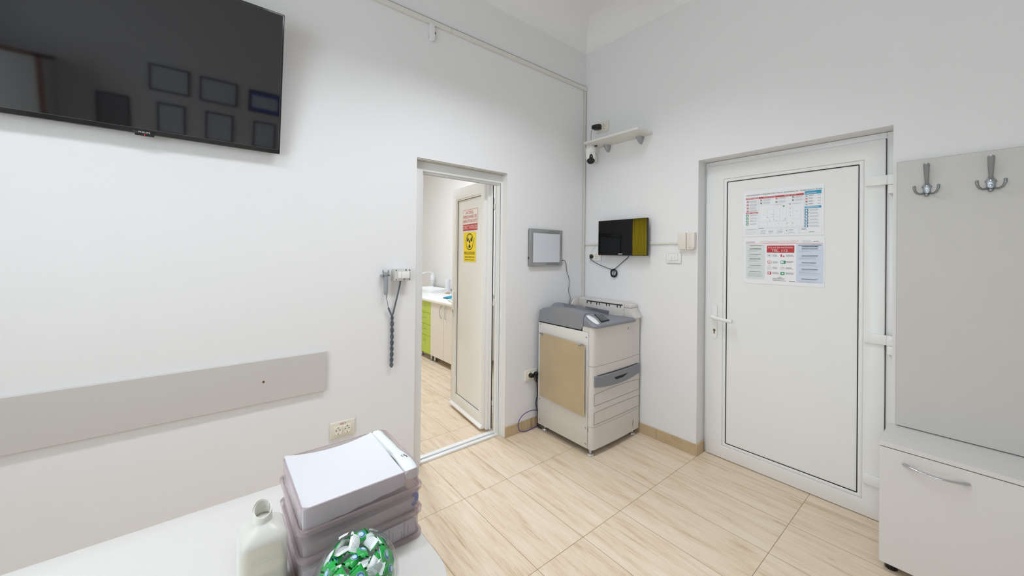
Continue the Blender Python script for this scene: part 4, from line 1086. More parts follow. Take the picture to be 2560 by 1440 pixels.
# grey film tray that stands proud of the front
xs = [-0.584 + 0.550 * i / 20 for i in range(21)]
def bulge(x): return 0.016 + 0.012 * (1 - ((x + 0.309) / 0.275) ** 2)
rings = []
for x in xs:
    q = max(0.0, 1 - ((x + 0.309) / 0.275) ** 2); zb = 0.479 - 0.020 * q; zt = 0.5505
    y0_, y1_ = fy(x) + 0.004, fy(x) - bulge(x) * 0.55
    rings.append([(x, y0_, zb), (x, y1_ + 0.002, zb), (x, y1_, zb + 0.003), (x, y1_, zt - 0.008), (x, y1_ + 0.005, zt), (x, y0_, zt)])
g = G(); g.loft(rings); tr_ = g.build('film_tray', 'printer grey', pr, smooth=30)
g = G()
rings = [[(x, fy(x) + 0.003, 0.5512), (x, fy(x) - bulge(x) * 0.55 + 0.0045, 0.5512), (x, fy(x) - bulge(x) * 0.55 + 0.0045, 0.5535), (x, fy(x) + 0.003, 0.5535)] for x in xs[1:-1]]
g.loft(rings)
g.build('tray_slot', 'dark slot', tr_, smooth=0)
g = G(); rings = []
for i in range(9):
    t = i / 8; x = -0.385 + 0.172 * t; hh = 0.019 * max(0.06, min(1.0, t / 0.10, (1 - t) / 0.40))
    yy = fy(x) - bulge(x) * 0.55 - 0.0006
    rings.append([(x, yy, 0.5135), (x, yy, 0.5135 - hh), (x, yy + 0.004, 0.5135 - hh), (x, yy + 0.004, 0.5135)])
g.loft(rings); g.build('tray_grip', 'dark slot', tr_, smooth=0)
# maker's badge on the front door
bx, bz = -0.197, 0.838
g = G(); g.lathe([(0.0, fy(bx) - 0.0025), (0.021, fy(bx) - 0.002), (0.023, fy(bx) + 0.002)], (bx, 0, bz), 'y', 28); bd = g.build('badge', 'badge', upc)
pl = Plane((bx, fy(bx) - 0.0026, bz), (1, 0, 0), (0, 0, 1)); g = G(); pl.rect(g, -0.013, 0.006, -0.002, 0.002); pl.rect(g, -0.004, 0.013, 0.003, 0.0055); g.build('badge_marks', 'badge red', bd, smooth=0)
g = G(); pl.rect(g, -0.008, 0.006, 0.009, 0.011); pl.rect(g, -0.012, -0.001, -0.009, -0.006); g.build('badge_print', 'print black', bd, smooth=0)
# grey lid
def interp(tab, t):
    for (a, va), (b, vb) in zip(tab, tab[1:]):
        if (a - t) * (b - t) <= 0: return va + (vb - va) * (t - a) / (b - a)
    return tab[0][1] if abs(t - tab[0][0]) < abs(t - tab[-1][0]) else tab[-1][1]
def sm(t): t = min(1, max(0, t)); return t * t * (3 - 2 * t)
LPf = [(-0.045, 0.940), (-0.09, 0.964), (-0.17, 0.980), (-0.25, 0.986), (-0.33, 0.985), (-0.40, 0.977), (-0.455, 0.962), (-0.50, 0.940), (-0.535, 0.918), (-0.57, 0.902), (-0.602, 0.891)]
RPf = [(-0.045, 0.934), (-0.13, 0.931), (-0.25, 0.914), (-0.35, 0.905), (-0.45, 0.902), (-0.602, 0.889)]
def zlid(x, y):
    s_ = sm((x + 0.6) / 0.46)
    z = interp(LPf, y) * (1 - s_) + interp(RPf, y) * s_
    return z
NX, NY = 26, 40
def PB(x): return interp([(-0.606, -0.508), (-0.575, -0.490), (-0.53, -0.463), (-0.47, -0.446), (-0.40, -0.436), (-0.117, -0.432)], x)
g = G(); bm = bmesh.new(); V = []
for i in range(NX + 1):
    x = XL - 0.002 + (XC + 0.0 - XL + 0.002) * i / NX; row = []
    for j in range(NY + 1):
        y = -0.045 - (0.560 - 0.045) * j / NY
        xx = x
        if i == 0 and y < -0.56: xx = x + 0.02 * sm((-0.56 - y) / 0.04)
        if i == 0: xx += 0.012
        row.append(bm.verts.new((xx, y, zlid(x, y) - 0.014 * sm((PB(x) - 0.004 - y) / 0.012))))
    V.append(row)
for i in range(NX):
    for j in range(NY): bm.faces.new((V[i][j], V[i][j + 1], V[i + 1][j + 1], V[i + 1][j]))
def base_z(y): return 0.857 if y > -0.488 else 0.885
lo = []
border = [(0, j) for j in range(NY + 1)] + [(i, NY) for i in range(1, NX + 1)] + [(NX, j) for j in range(NY - 1, -1, -1)] + [(i, 0) for i in range(NX - 1, 0, -1)]
for i, j in border:
    c = V[i][j].co; x, y = c.x, c.y
    if i == 0: x = XL - 0.0022
    z = base_z(y) if i == 0 else (0.881 if j == NY else 0.857)
    if i == 0 and y < -0.56: x = c.x
    if j == NY: y = y + 0.004
    lo.append(bm.verts.new((x, y, min(z, c.z - 0.004))))
n = len(border)
for k in range(n):
    a, b = V[border[k][0]][border[k][1]], V[border[(k + 1) % n][0]][border[(k + 1) % n][1]]
    bm.faces.new((a, lo[k], lo[(k + 1) % n], b))
bmesh.ops.recalc_face_normals(bm, faces=bm.faces[:])
g._merge(bm); lid = g.build('lid', 'printer grey', pr, smooth=40)
g = G()                                                            # seam around the control panel
pts = []
for x, y in ((-0.600, -0.504), (-0.575, -0.489), (-0.53, -0.462), (-0.47, -0.445), (-0.40, -0.435)): pts.append((x, y, zlid(x, y) + 0.0014))
g.tube(smooth_path([(-0.6045, -0.505, 0.888), (-0.6045, -0.505, 0.91)] + pts), 0.0010, 6); g.build('panel_seam', 'dark slot', lid)
def zpan(x, y):
    yb = interp([(-0.606, -0.508), (-0.575, -0.490), (-0.53, -0.463), (-0.47, -0.446), (-0.40, -0.436), (-0.117, -0.432)], x)
    t = min(1.0, max(0.0, (y - yb) / (-0.592 - yb))); zb = zlid(x, yb) + 0.0012
    m_ = (zb + 0.9065) / 2 + 0.003
    return zb + (m_ - zb) * 2 * t if t < 0.5 else m_ + (0.9065 - m_) * (2 * t - 1)
def drape(pts, dz=0.0012):
    g = G(); g.loft([[(x, y, zlid(x, y) - 0.004) for x, y in pts], [(x, y, zlid(x, y) + dz) for x, y in pts]]); return g
quad_ = [(-0.437, -0.466), (-0.333, -0.464), (-0.397, -0.572), (-0.503, -0.582)]
g = G(); zz = [zpan(*p) + 0.0065 for p in quad_]
g.loft([[(x, y, z - 0.006) for (x, y), z in zip(quad_, zz)], [(x, y, z) for (x, y), z in zip(quad_, zz)]]); sc_ = g.build('display_frame', 'dark slot', lid, smooth=0)
cxq = sum(p[0] for p in quad_) / 4; cyq = sum(p[1] for p in quad_) / 4; czq = sum(zz) / 4
inn = [((x - cxq) * 0.84 + cxq, (y - cyq) * 0.84 + cyq, (z - czq) * 0.84 + czq + 0.0008) for (x, y), z in zip(quad_, zz)]
g = G(); g.quad(*inn); g.build('display', 'lcd', sc_, smooth=0)
rings = []
for i in range(11):
    t = i / 10; y = -0.482 - 0.110 * t; xm = -0.532 - 0.018 * t; w = 0.030 * math.sin(PI * (0.08 + 0.84 * t)) ** 0.6; z = zpan(xm, y)
    rings.append([(xm + w * math.cos(2 * PI * j / 14), y, z + 0.006 * math.sin(PI * (0.05 + 0.9 * t)) * max(-0.4, math.sin(2 * PI * j / 14)) + 0.001) for j in range(14)])
g = G(); g.loft(rings); g.build('rounded_cover', 'white plastic', lid, smooth=60)
for k in range(5):
    x, y = -0.275 - 0.008 * k, -0.462 - 0.024 * k
    g = G(); g.ball((x, y, zpan(x, y) + 0.0005), 0.0038, (1, 1, 0.4), 10); g.build('button', 'printer dark grey', lid)
def ridge_top(x): return interp([(-0.56, 0.946), (-0.47, 0.958), (-0.425, 0.986), (-0.385, 0.988), (-0.20, 0.955), (-0.117, 0.940)], x)
rings = []
for i in range(25):
    x = -0.56 + (0.56 - 0.128) * i / 24; zt_ = max(ridge_top(x), zlid(x, -0.06) + 0.001)
    rings.append([(x, -0.0455, 0.90), (x, -0.0455, zt_), (x, -0.060, zt_), (x, -0.125, zlid(x, -0.125) + 0.0003), (x, -0.125, 0.90)])
g = G(); g.loft(rings); rg = g.build('rear_ridge', 'printer grey', lid, smooth=25)
def on_ridge(x, t): return (x, -0.060 - 0.065 * t, max(ridge_top(x), zlid(x, -0.06) + 0.001) * (1 - t) + (zlid(x, -0.125) + 0.0003) * t + 0.0012)
g = G(); top_ = [on_ridge(-0.352 + 0.125 * i / 8, 0.12) for i in range(9)]; bot_ = [on_ridge(-0.372 + 0.150 * i / 8, 0.86) for i in range(9)]
g.loft([[top_[i], bot_[i], (bot_[i][0], bot_[i][1], bot_[i][2] - 0.004), (top_[i][0], top_[i][1], top_[i][2] - 0.004)] for i in range(9)]); g.build('lid_recess', 'printer dark grey', rg, smooth=0)
# control panel: a thick rounded lip along the front
def panel_back(x): return interp([(-0.606, -0.508), (-0.575, -0.490), (-0.53, -0.463), (-0.47, -0.446), (-0.40, -0.436), (-0.117, -0.432)], x)
rings = []
for i in range(31):
    x = -0.6035 + (0.6035 - 0.1185) * i / 30
    e = 1 - sm((x + 0.6035) / 0.026); yf = -0.607 + 0.026 * e * e; yb = panel_back(x); lw_ = 0.881 + 0.004 * e
    zb = zlid(x, yb) + 0.0012 - 0.004 * e; zf = 0.9065 - 0.003 * e
    rings.append([(x, -0.50 - 0.045 * (1 - e) , lw_), (x, yb, zb - 0.02), (x, yb, zb), (x, yb * 0.5 + (yf + 0.014) * 0.5, zb * 0.5 + zf * 0.5 + 0.003), (x, yf + 0.014, zf), (x, yf + 0.004, zf - 0.0045), (x, yf, zf - 0.011), (x, yf + 0.001, lw_ + 0.002), (x, yf + 0.004, lw_)])
g = G(); g.loft(rings); cpnl = g.build('control_panel', 'printer grey', lid, smooth=40)
g = G(); g.box(-0.2185, -0.2175, -0.6066, -0.60, 0.884, 0.9005); g.build('lip_seam', 'dark slot', cpnl, smooth=0)
g = G()                                                            # upright lip against the sorter; dark grey paints the shade on its front face
g.prism([(-0.125, 0.90), (-0.125, 0.9405), (-0.36, 0.9335), (-0.36, 0.90)], 'x', XC - 0.010, XC - 0.0015, 0.0015); g.build('rear_lip', 'printer dark grey', lid)
g = G(); g.loft([[(XC - 0.0108, -0.135, 0.937), (XC - 0.055, -0.165, zlid(-0.17, -0.165) + 0.0006), (XC - 0.0108, -0.225, 0.9245)], [(XC - 0.0102, -0.135, 0.937), (XC - 0.05, -0.165, zlid(-0.17, -0.165) - 0.006), (XC - 0.0102, -0.225, 0.922)]])
g.build('lip_shade', 'printer dark grey', lid, smooth=0)  # dark wedge, the lip's shade put into colour
# film sorter along the right side
g = G()
g.prism([(-0.030, 0.899), (-0.030, 1.006), (-0.040, 1.012), (-0.30, 1.010), (-0.500, 1.006), (-0.500, 0.899)], 'x', XC, XR, 0.003)
g.prism([(XC + 0.002, 1.009), (-0.150, 1.007), (-0.180, 0.995), (-0.203, 0.972), (-0.215, 0.945), (-0.217, 0.900), (XC + 0.002, 0.900)], 'y', -0.046, -0.0305, 0.003)
so = g.build('film_sorter', 'printer beige', pr)
g = G(); g.prism([(-0.5015, 0.899), (-0.5015, 0.9725), (-0.5575, 0.9735), (-0.566, 0.950), (-0.584, 0.926), (-0.598, 0.912), (-0.598, 0.899)], 'x', XC, XR, 0.003); g.build('sorter_foot', 'printer beige', so)
g = G(); g.prism([(-0.5015, 0.9745), (-0.5015, 1.006), (-0.544, 1.004), (-0.5555, 0.996), (-0.558, 0.9755)], 'x', XC, XR, 0.003); g.build('sorter_cap', 'printer beige', so)
g = G(); g.box(XC - 0.0012, XC + 0.001, -0.487, -0.13, 0.987, 0.9955)
for y in (-0.133, -0.175, -0.236, -0.262, -0.335, -0.362, -0.438, -0.466): g.box(XC - 0.0012, XC + 0.001, y - 0.005, y + 0.003, 0.969, 0.99)
g.build('film_slots', 'dark slot', so, smooth=0)
g = G(); g.box(XC - 0.003, XC + 0.002, -0.499, -0.487, 0.955, 0.966, 0.0006); g.build('stop_tab', 'plaster edge', so)
g = G(); g.prism([(-0.075, -0.585), (-0.040, -0.580), (-0.050, -0.572), (-0.078, -0.576)], 'z', 0.908, 0.9195); g.build('finger_slot', 'printer dark grey', so, smooth=0)
# polished plate hung on two bolts
g = G(); g.prism([(-0.086, 0.282), (-0.086, 0.774), (-0.535, 0.762), (-0.535, 0.266)], 'x', -0.6225, -0.619, 0.0008, 1); pt_ = tag(g.build('hung_plate', 'steel plate', pr), 'gold-coloured metal plate')
for y, z in ((-0.112, 0.762), (-0.487, 0.754)):
    g = G(); g.cyl((-0.6025, y, z), (-0.640, y, z), 0.006, 14); g.cyl((-0.6225, y, z), (-0.6265, y, z), 0.011, 6); g.build('bolt', 'chrome', pt_)
    g = G(); yy = y + (0.016 if y > -0.3 else -0.022); g.box(-0.630, -0.6245, yy - 0.022, yy + 0.012, z + 0.004, z + 0.013, 0.0015); g.build('plate_clip', 'screw steel', pt_)
for x, y in ((-0.574, -0.553), (-0.074, -0.553), (-0.56, -0.09), (-0.074, -0.09)):
    g = G(); g.lathe([(0.0, 0.0), (0.024, 0.0), (0.0255, 0.004), (0.022, 0.012), (0.009, 0.018), (0.0075, 0.028), (0.012, 0.029), (0.012, 0.036), (0.006, 0.037), (0.006, 0.049)], (x, y, 0), 'z', 22); g.build('levelling_foot', 'foot metal', pr)

# ================================================================== the table and what stands on it
TZ = 0.720
def rrect(x0, x1, y0, y1, r, k=6):
    pts = []
    for cx_, cy_, a0 in ((x1 - r, y1 - r, 0), (x0 + r, y1 - r, 90), (x0 + r, y0 + r, 180), (x1 - r, y0 + r, 270)):
        for i in range(k + 1):
            t = R(a0 + 90 * i / k); pts.append((cx_ + r * math.cos(t), cy_ + r * math.sin(t)))
    return pts
tb = thing('table', 'white table with rounded corners in front of the left wall', 'table', (-3.0, -1.29, 0))
g = G(); g.prism(rrect(-3.78, -2.2425, -1.602, -0.972, 0.115, 12), 'z', TZ - 0.025, TZ, 0.0025); g.build('table_top', 'white laminate', tb)
g = G(); g.box(-3.62, -2.42, -1.46, -1.12, TZ - 0.065, TZ - 0.0255, 0.003); g.build('apron', 'white laminate', tb)
for x in (-3.6, -2.44):
    for y in (-1.44, -1.14):
        g = G(); g.cyl((x, y, 0.006), (x, y, TZ - 0.03), 0.022, 20); lg = g.build('leg', 'satin steel', tb)
        g = G(); g.lathe([(0.024, 0), (0.025, 0.004), (0.021, 0.02)], (x, y, 0), 'z', 18); g.build('foot_cap', 'black plastic', lg)

def tray(z, dx, dy, label, rz=0.0):
    x0, x1, y0, y1 = -2.503 + dx, -2.2465 + dx, -1.402 + dy, -1.158 + dy
    t = thing('letter_tray', label, 'tray', ((x0 + x1) / 2, (y0 + y1) / 2, z), 'stack of letter trays')
    h = 0.0515; w = 0.0022
    g = G(); k = 5
    def ring(i, zz, r): return [(a, b, zz) for a, b in rrect(x0 + i, x1 - i, y0 + i, y1 - i, r, k)]
    g.loft([ring(0.003, z + 0.0005, 0.016), ring(0.002, z + h, 0.017), ring(0.002 + w, z + h, 0.015), ring(0.003 + w, z + 0.003, 0.014)], caps=True)
    g.build('tray_shell', 'smoke plastic', t)
    g = G(); g.loft([ring(-0.0035, z + 0.0003, 0.019), ring(-0.004, z + 0.0085, 0.0195), ring(-0.001, z + 0.0095, 0.018), ring(0.0015, z + 0.0095, 0.0175), ring(0.0015, z + 0.0003, 0.0175)], caps=False)
    g.build('base_flange', 'smoke rim', t)
    g = G(); g.loft([ring(0.0015, z + h - 0.0012, 0.017), ring(0.0012, z + h + 0.0002, 0.017), ring(0.0045, z + h + 0.0002, 0.0155), ring(0.0045, z + h - 0.0012, 0.0155)], caps=False)
    g.build('tray_rim', 'smoke rim', t)
    return (x0, x1, y0, y1)
T3, T2, T1 = TZ + 0.0004, TZ + 0.0556, TZ + 0.1108
b3 = tray(T3, 0.0, 0.0, 'smoky letter tray at the bottom of the stack on the table')
b2 = tray(T2, 0.0012, 0.0008, 'smoky letter tray in the middle of the stack on the table')
b1 = tray(T1, 0.0, 0.0, 'smoky letter tray on top of the stack, full of paper')
# top tray: paper and a plastic sleeve
def sheaf(name, label, cat, x0, x1, y0, y1, z0, ztop, m, nx=16, ny=12, r=0.0):
    g = G(); bm = bmesh.new(); V = []
    for i in range(nx + 1):
        s_ = i / nx; row = []
        for j in range(ny + 1):
            t = j / ny; x = x0 + (x1 - x0) * s_; y = y0 + (y1 - y0) * t
            row.append(bm.verts.new((x, y, ztop(s_, t))))
        V.append(row)
    for i in range(nx):
        for j in range(ny): bm.faces.new((V[i][j], V[i + 1][j], V[i + 1][j + 1], V[i][j + 1]))
    border = [(i, 0) for i in range(nx + 1)] + [(nx, j) for j in range(1, ny + 1)] + [(i, ny) for i in range(nx - 1, -1, -1)] + [(0, j) for j in range(ny - 1, 0, -1)]
    lo = []
    for i, j in border:
        c = V[i][j].co; s_, t = i / nx, j / ny
        lo.append(bm.verts.new((c.x + 0.002 * math.sin(j * 1.3), c.y + 0.0015 * math.sin(i * 1.7), min(c.z - 0.002, z0(s_, t)))))
    n = len(border)
    for k in range(n):
        a, b = V[border[k][0]][border[k][1]], V[border[(k + 1) % n][0]][border[(k + 1) % n][1]]
        bm.faces.new((a, lo[k], lo[(k + 1) % n], b))
    bm.faces.new(lo)
    bmesh.ops.recalc_face_normals(bm, faces=bm.faces[:]); g._merge(bm)
    return tag(g.build(name, m, loc=((x0 + x1) / 2, (y0 + y1) / 2, z0(0.5, 0.5)), smooth=40), label, cat)
zt1 = T1 + 0.047
sheaf('paper_stack', 'thick stack of white paper filling the top tray', 'paper', -2.4965, -2.2885, -1.3955, -1.166,
      lambda s, t: T1 + 0.0034 + 0.0075 * s + 0.007 * (1 - t) * s,
      lambda s, t: zt1 + 0.001 + t * (0.026 * (s - 0.5) ** 2 * 2 - 0.006) + 0.003 * (1 - s) * t, 'paper')
sl = thing('plastic_sleeve', 'crumpled clear plastic sleeve with black marks beside the paper in the top tray', 'plastic', (-2.268, -1.28, T1 + 0.02))
rings = []
for i in range(17):
    t = i / 16; y = -1.394 + 0.228 * t; zc = T1 + 0.038 + 0.008 * t + 0.004 * math.sin(7 * t); xm = -2.2675 - 0.004 * t + 0.004 * math.sin(4 * t)
    w = 0.0175 - 0.002 * t + 0.0015 * math.sin(11 * t); hh = 0.009 + 0.003 * math.sin(9 * t + 1)
    rings.append([(xm + w * math.cos(2 * PI * j / 16), y, zc + hh * math.sin(2 * PI * j / 16) + (0.0012 * math.sin(3 * j + 5 * t) if 0 < j < 8 else 0)) for j in range(16)])
g = G(); g.loft(rings); g.build('sleeve_film', 'plastic wrap', sl, smooth=60)
g = G()
for x, y in ((-2.264, -1.322), (-2.260, -1.326), (-2.267, -1.328), (-2.262, -1.331), (-2.258, -1.333), (-2.259, -1.341), (-2.266, -1.334)):
    tt = (y + 1.394) / 0.228; zc = T1 + 0.038 + 0.008 * tt + 0.004 * math.sin(7 * tt); xm = -2.2675 - 0.004 * tt + 0.004 * math.sin(4 * tt)
    hh = 0.009 + 0.003 * math.sin(9 * tt + 1); z = zc + hh * math.sqrt(max(0.05, 1 - ((x - xm) / 0.0165) ** 2))
    g.ball((x, y, z), 0.0016, (1, 1.2, 0.8), 8)
g.build('ink_marks', 'ink', sl)
# middle tray: files and a blue scrap
sheaf('paper_stack', 'grey stack of files seen through the wall of the middle tray', 'paper', -2.494, -2.262, -1.3945, -1.17, lambda s, t: T2 + 0.0034, lambda s, t: T2 + 0.030 + 0.006 * s, 'mixed files', 6, 6)
g = G(); g.ball((-2.2575, -1.388, T2 + 0.032), 0.012, (0.7, 0.6, 1.0), 14); g.ball((-2.265, -1.390, T2 + 0.022), 0.010, (1, 0.6, 1.1), 12)
tag(g.build('plastic_scrap', 'blue film', loc=(-2.262, -1.378, T2 + 0.01)), 'small crumpled blue scrap inside the middle tray of the stack', 'plastic')
# bottom tray: paper with a typed label sheet against the front
sheaf('paper_stack', 'pale stack of paper inside the bottom tray', 'paper', -2.494, -2.258, -1.392, -1.17, lambda s, t: T3 + 0.0034, lambda s, t: T3 + 0.034, 'paper', 4, 4)
pl = Plane((-2.372, -1.3946, T3 + 0.0052), (1, 0, 0), (0, 0, 1))
ls_ = flat_thing('label_sheet', 'white sheet with typed lines standing behind the front of the bottom tray', 'paper', pl, 0.112, 0.0385, 'paper', 0.0006)
g = G()
for x, tx, ln in ((0.044, 'Piese', 0.018), (0.050, 'Calea Bucuresti', 0.034), (0.080, 'Piese', 0.016), (0.086, 'Calea Bucuresti', 0.034)):
    q = Plane(pl.p(x, 0.003, 0.0001), (0, 0, 1), (-1, 0, 0)); q.text(g, tx, 0.0, ln, 0.0, 0.0034)
for x in (0.012, 0.018, 0.024, 0.058, 0.094):
    q = Plane(pl.p(x, 0.003, 0.0001), (0, 0, 1), (-1, 0, 0)); q.rect(g, 0.004, 0.026, 0, 0.0007)
g.build('typed_lines', 'print black', ls_, smooth=0)

# ---- disinfectant bottle
BX, BY = -2.5590, -1.352
BK = 0.745
bt = thing('plastic_bottle', 'translucent white plastic bottle with an open spout, beside the trays', 'bottle', (BX, BY, TZ))
def bring(hx, hy, z, r, k=7): return [(a, b, z) for a, b in rrect(BX - hx, BX + hx, BY - hy, BY + hy, r, k)]
def cring(rad, z, k=7, tilt=0.0):
    pts = []
    for a0 in (0, 90, 180, 270):
        for i in range(k + 1):
            t = R(a0 + 90 * i / k * 0.999); pts.append((BX + rad * math.cos(t), BY + rad * math.sin(t), z + tilt * math.sin(t)))
    return pts
g = G()
g.loft([bring(0.034, 0.037, TZ + BK * (0.0003), 0.012), bring(0.0375, 0.0405, TZ + BK * (0.004), 0.013), bring(0.0388, 0.0415, TZ + BK * (0.03), 0.013), bring(0.0385, 0.0412, TZ + BK * (0.155), 0.014),
        bring(0.0378, 0.0405, TZ + BK * (0.166), 0.014), bring(0.034, 0.037, TZ + BK * (0.174), 0.015), bring(0.024, 0.028, TZ + BK * (0.186), 0.016), cring(0.0175, TZ + BK * (0.193)), cring(0.0142, TZ + BK * (0.197)), cring(0.0135, TZ + BK * (0.201))])
bo = g.build('bottle_body', 'bottle plastic', bt, smooth=50)
g = G()
for k_ in range(3):
    z = TZ + BK * (0.135 - 0.009 * k_)
    g.tube([(BX - 0.022, BY - 0.0414, z), (BX + 0.022, BY - 0.0414, z)], 0.0009, 6)
g.build('moulded_lines', 'bottle plastic', bo)
g = G(); g.loft([bring(0.033, 0.036, TZ + BK * (0.004), 0.012), bring(0.0355, 0.0385, TZ + BK * (0.012), 0.012), bring(0.0355, 0.0385, TZ + BK * (0.088), 0.012)]); g.build('liquid', 'liquid', bo, smooth=50)
g = G(); g.loft([cring(0.0164, TZ + BK * (0.194)), cring(0.0156, TZ + BK * (0.213), tilt=0.003), cring(0.0150, TZ + BK * (0.222), tilt=0.009), cring(0.0136, TZ + BK * (0.222), tilt=0.009), cring(0.0136, TZ + BK * (0.203))], caps=False)
g.build('spout', 'spout plastic', bt, smooth=50)
g = G(); pts = []
rings = []
for i in range(8):
    t = i / 7; ring = []
    for j in range(11):
        a = R(20 + 140 * j / 10); rr = 0.0146 + 0.001 * t
        ring.append((BX - 0.002 + rr * math.cos(a), BY + 0.001 + rr * math.sin(a) * (1 - 0.15 * t), TZ + BK * (0.214) + 0.019 * t * (math.sin(a) ** 0.6)))
    for j in range(10, -1, -1):
        a = R(20 + 140 * j / 10); rr = 0.0134 + 0.001 * t
        ring.append((BX - 0.002 + rr * math.cos(a), BY + 0.001 + rr * math.sin(a) * (1 - 0.15 * t), TZ + BK * (0.214) + 0.019 * t * (math.sin(a) ** 0.6)))
    rings.append(ring)
g.loft(rings); g.build('spout_lip', 'bottle plastic', bt, smooth=50)

# ---- glass bowl of wrapped sweets
CX, CY, CZ, BR = -2.430, -1.516, 0.7925, 0.0745
Q = BR / 0.0685
bw = thing('glass_bowl', 'round clear glass bowl full of wrapped sweets, in front of the trays', 'bowl', (CX, CY, TZ))
prof = []
for i in range(25):
    a = R(-75 + (43 + 75) * i / 24); prof.append((BR * math.cos(a), CZ + BR * math.sin(a)))
prof = [(0.0, TZ + 0.0004), (prof[0][0], TZ + 0.0004)] + prof
inner = []
for i in range(25):
    a = R(43 - (43 + 80) * i / 24); inner.append(((BR - 0.0028) * math.cos(a), CZ + (BR - 0.0028) * math.sin(a)))
g = G(); g.lathe(prof + [(inner[0][0] + 0.0012, inner[0][1] + 0.0022)] + inner + [(0.0, inner[-1][1])], (CX, CY, 0), 'z', 48)
g.build('bowl_glass', 'bowl glass', bw, smooth=50)
g = G(); rz = CZ + BR * math.sin(R(43)); g.tube([(CX + 0.0538 * math.cos(2 * PI * i / 48), CY + 0.0538 * math.sin(2 * PI * i / 48), rz) for i in range(48)], 0.0019, 8, closed=True)
g.build('rim', 'bowl glass', bw)

# one sweet: a puffed sachet with crimped ends, green on one side and white on the other
def sweet_mesh():
    g = G(); nx, ny, Lh, Wh, th = 14, 8, 0.0195, 0.0105, 0.0052
    for side in (1, -1):
        bm = bmesh.new(); V = []
        for i in range(nx + 1):
            u = -1 + 2 * i / nx; row = []
            for j in range(ny + 1):
                v = -1 + 2 * j / ny
                core = max(0.0, 1 - (abs(u) / 0.78) ** 2.6) ; hgt = th * (core ** 0.6) * max(0.0, 1 - abs(v) ** 2.4) ** 0.6
                ex = 0.0
                if abs(u) > 0.99: ex = 0.0009 * (1 if j % 2 else -1)
                row.append(bm.verts.new((u * Lh + (ex if u > 0 else -ex), v * Wh * (1 - 0.06 * core), side * hgt + 0.0007 * math.sin(u * 9) * (abs(u) > 0.75))))
            V.append(row)
        for i in range(nx):
            for j in range(ny):
                q = (V[i][j], V[i + 1][j], V[i + 1][j + 1], V[i][j + 1]); bm.faces.new(q if side == 1 else q[::-1])
        g.m = 0 if side == 1 else 1
        g._merge(bm)
    bmesh.ops.remove_doubles(g.bm, verts=g.bm.verts[:], dist=1e-5)
    return g
proto = sweet_mesh().build('wrapped_sweet', ['sweet green', 'sweet white'], loc=(0, 0, 0), smooth=50)
def on_sweet(x, y, sgn, lift):
    core = max(0.0, 1 - (abs(x / 0.0195) / 0.78) ** 2.6); return sgn * (0.0052 * core ** 0.6 * max(0.0, 1 - abs(y / 0.0105) ** 2.4) ** 0.6 + lift)
g = G()
for rad, mi, lift, ox in ((0.0080, 0, 0.0004, 0.0015), (0.0072, 1, 0.0007, 0.0018), (0.0050, 2, 0.0010, 0.0002)):
    g.m = mi; c = []
    for i in range(20):
        a = 2 * PI * i / 20; x, y = ox + rad * math.cos(a), rad * 0.82 * math.sin(a); c.append((x, y, on_sweet(x, y, 1, lift)))
    ctr = (ox, 0, on_sweet(ox, 0, 1, lift))
    for i in range(20): g.quad(ctr, c[i], c[(i + 1) % 20])
g.build('emblem', ['sweet white', 'sweet blue', 'sweet pale'], proto, smooth=60)
g = G()
for k in range(6):
    y = -0.0062 + 0.0024 * k
    xs_ = [-0.0115 + 0.0024 * i for i in range(10)]
    for xa, xb in zip(xs_, xs_[1:]):
        g.quad((xa, y, on_sweet(xa, y, -1, 0.0004)), (xa, y + 0.0007, on_sweet(xa, y + 0.0007, -1, 0.0004)), (xb, y + 0.0007, on_sweet(xb, y + 0.0007, -1, 0.0004)), (xb, y, on_sweet(xb, y, -1, 0.0004)))
g.build('small_print', 'print grey', proto, smooth=60)
kids = list(proto.children)
spots = []
rnd = random.Random(11)
heap = lambda x, y: 0.823 + 0.013 * sm((y - CY + 0.02) / 0.06) - 1.5 * ((x - CX) ** 2 + (y - CY) ** 2)
# a layer on top of the heap, hand placed, then a ring of sweets against the glass
top = [(-0.018, 0.022, 'w', 20, -14, 8), (0.004, 0.026, 'w', 62, 30, -20), (0.028, 0.016, 'w', 98, -34, 4), (-0.030, -0.010, 'w', 100, 14, -12), (-0.006, -0.002, 'g', 30, 8, 10),
       (0.012, -0.016, 'w', 12, -10, 6), (0.034, -0.014, 'g', 70, 26, 16), (-0.012, -0.030, 'g', 15, -18, 4), (0.010, 0.004, 'g', 80, 20, 14), (-0.036, 0.010, 'g', 40, 20, -14), (0.016, 0.036, 'g', 20, 24, 8), (-0.030, -0.030, 'w', 75, -12, 8), (0.018, -0.036, 'w', 140, -20, 6)]
for dx, dy, sd, yaw, p1, p2 in top:
    x, y = CX + dx * Q, CY + dy * Q
    M_ = Euler((R(p1), R(p2), R(yaw)), 'XYZ').to_matrix()
    if sd == 'w': M_ = M_ @ Matrix.Rotation(PI, 3, 'X')
    spots.append((Vector((x, y, heap(x, y) + 0.004)), M_, sd))
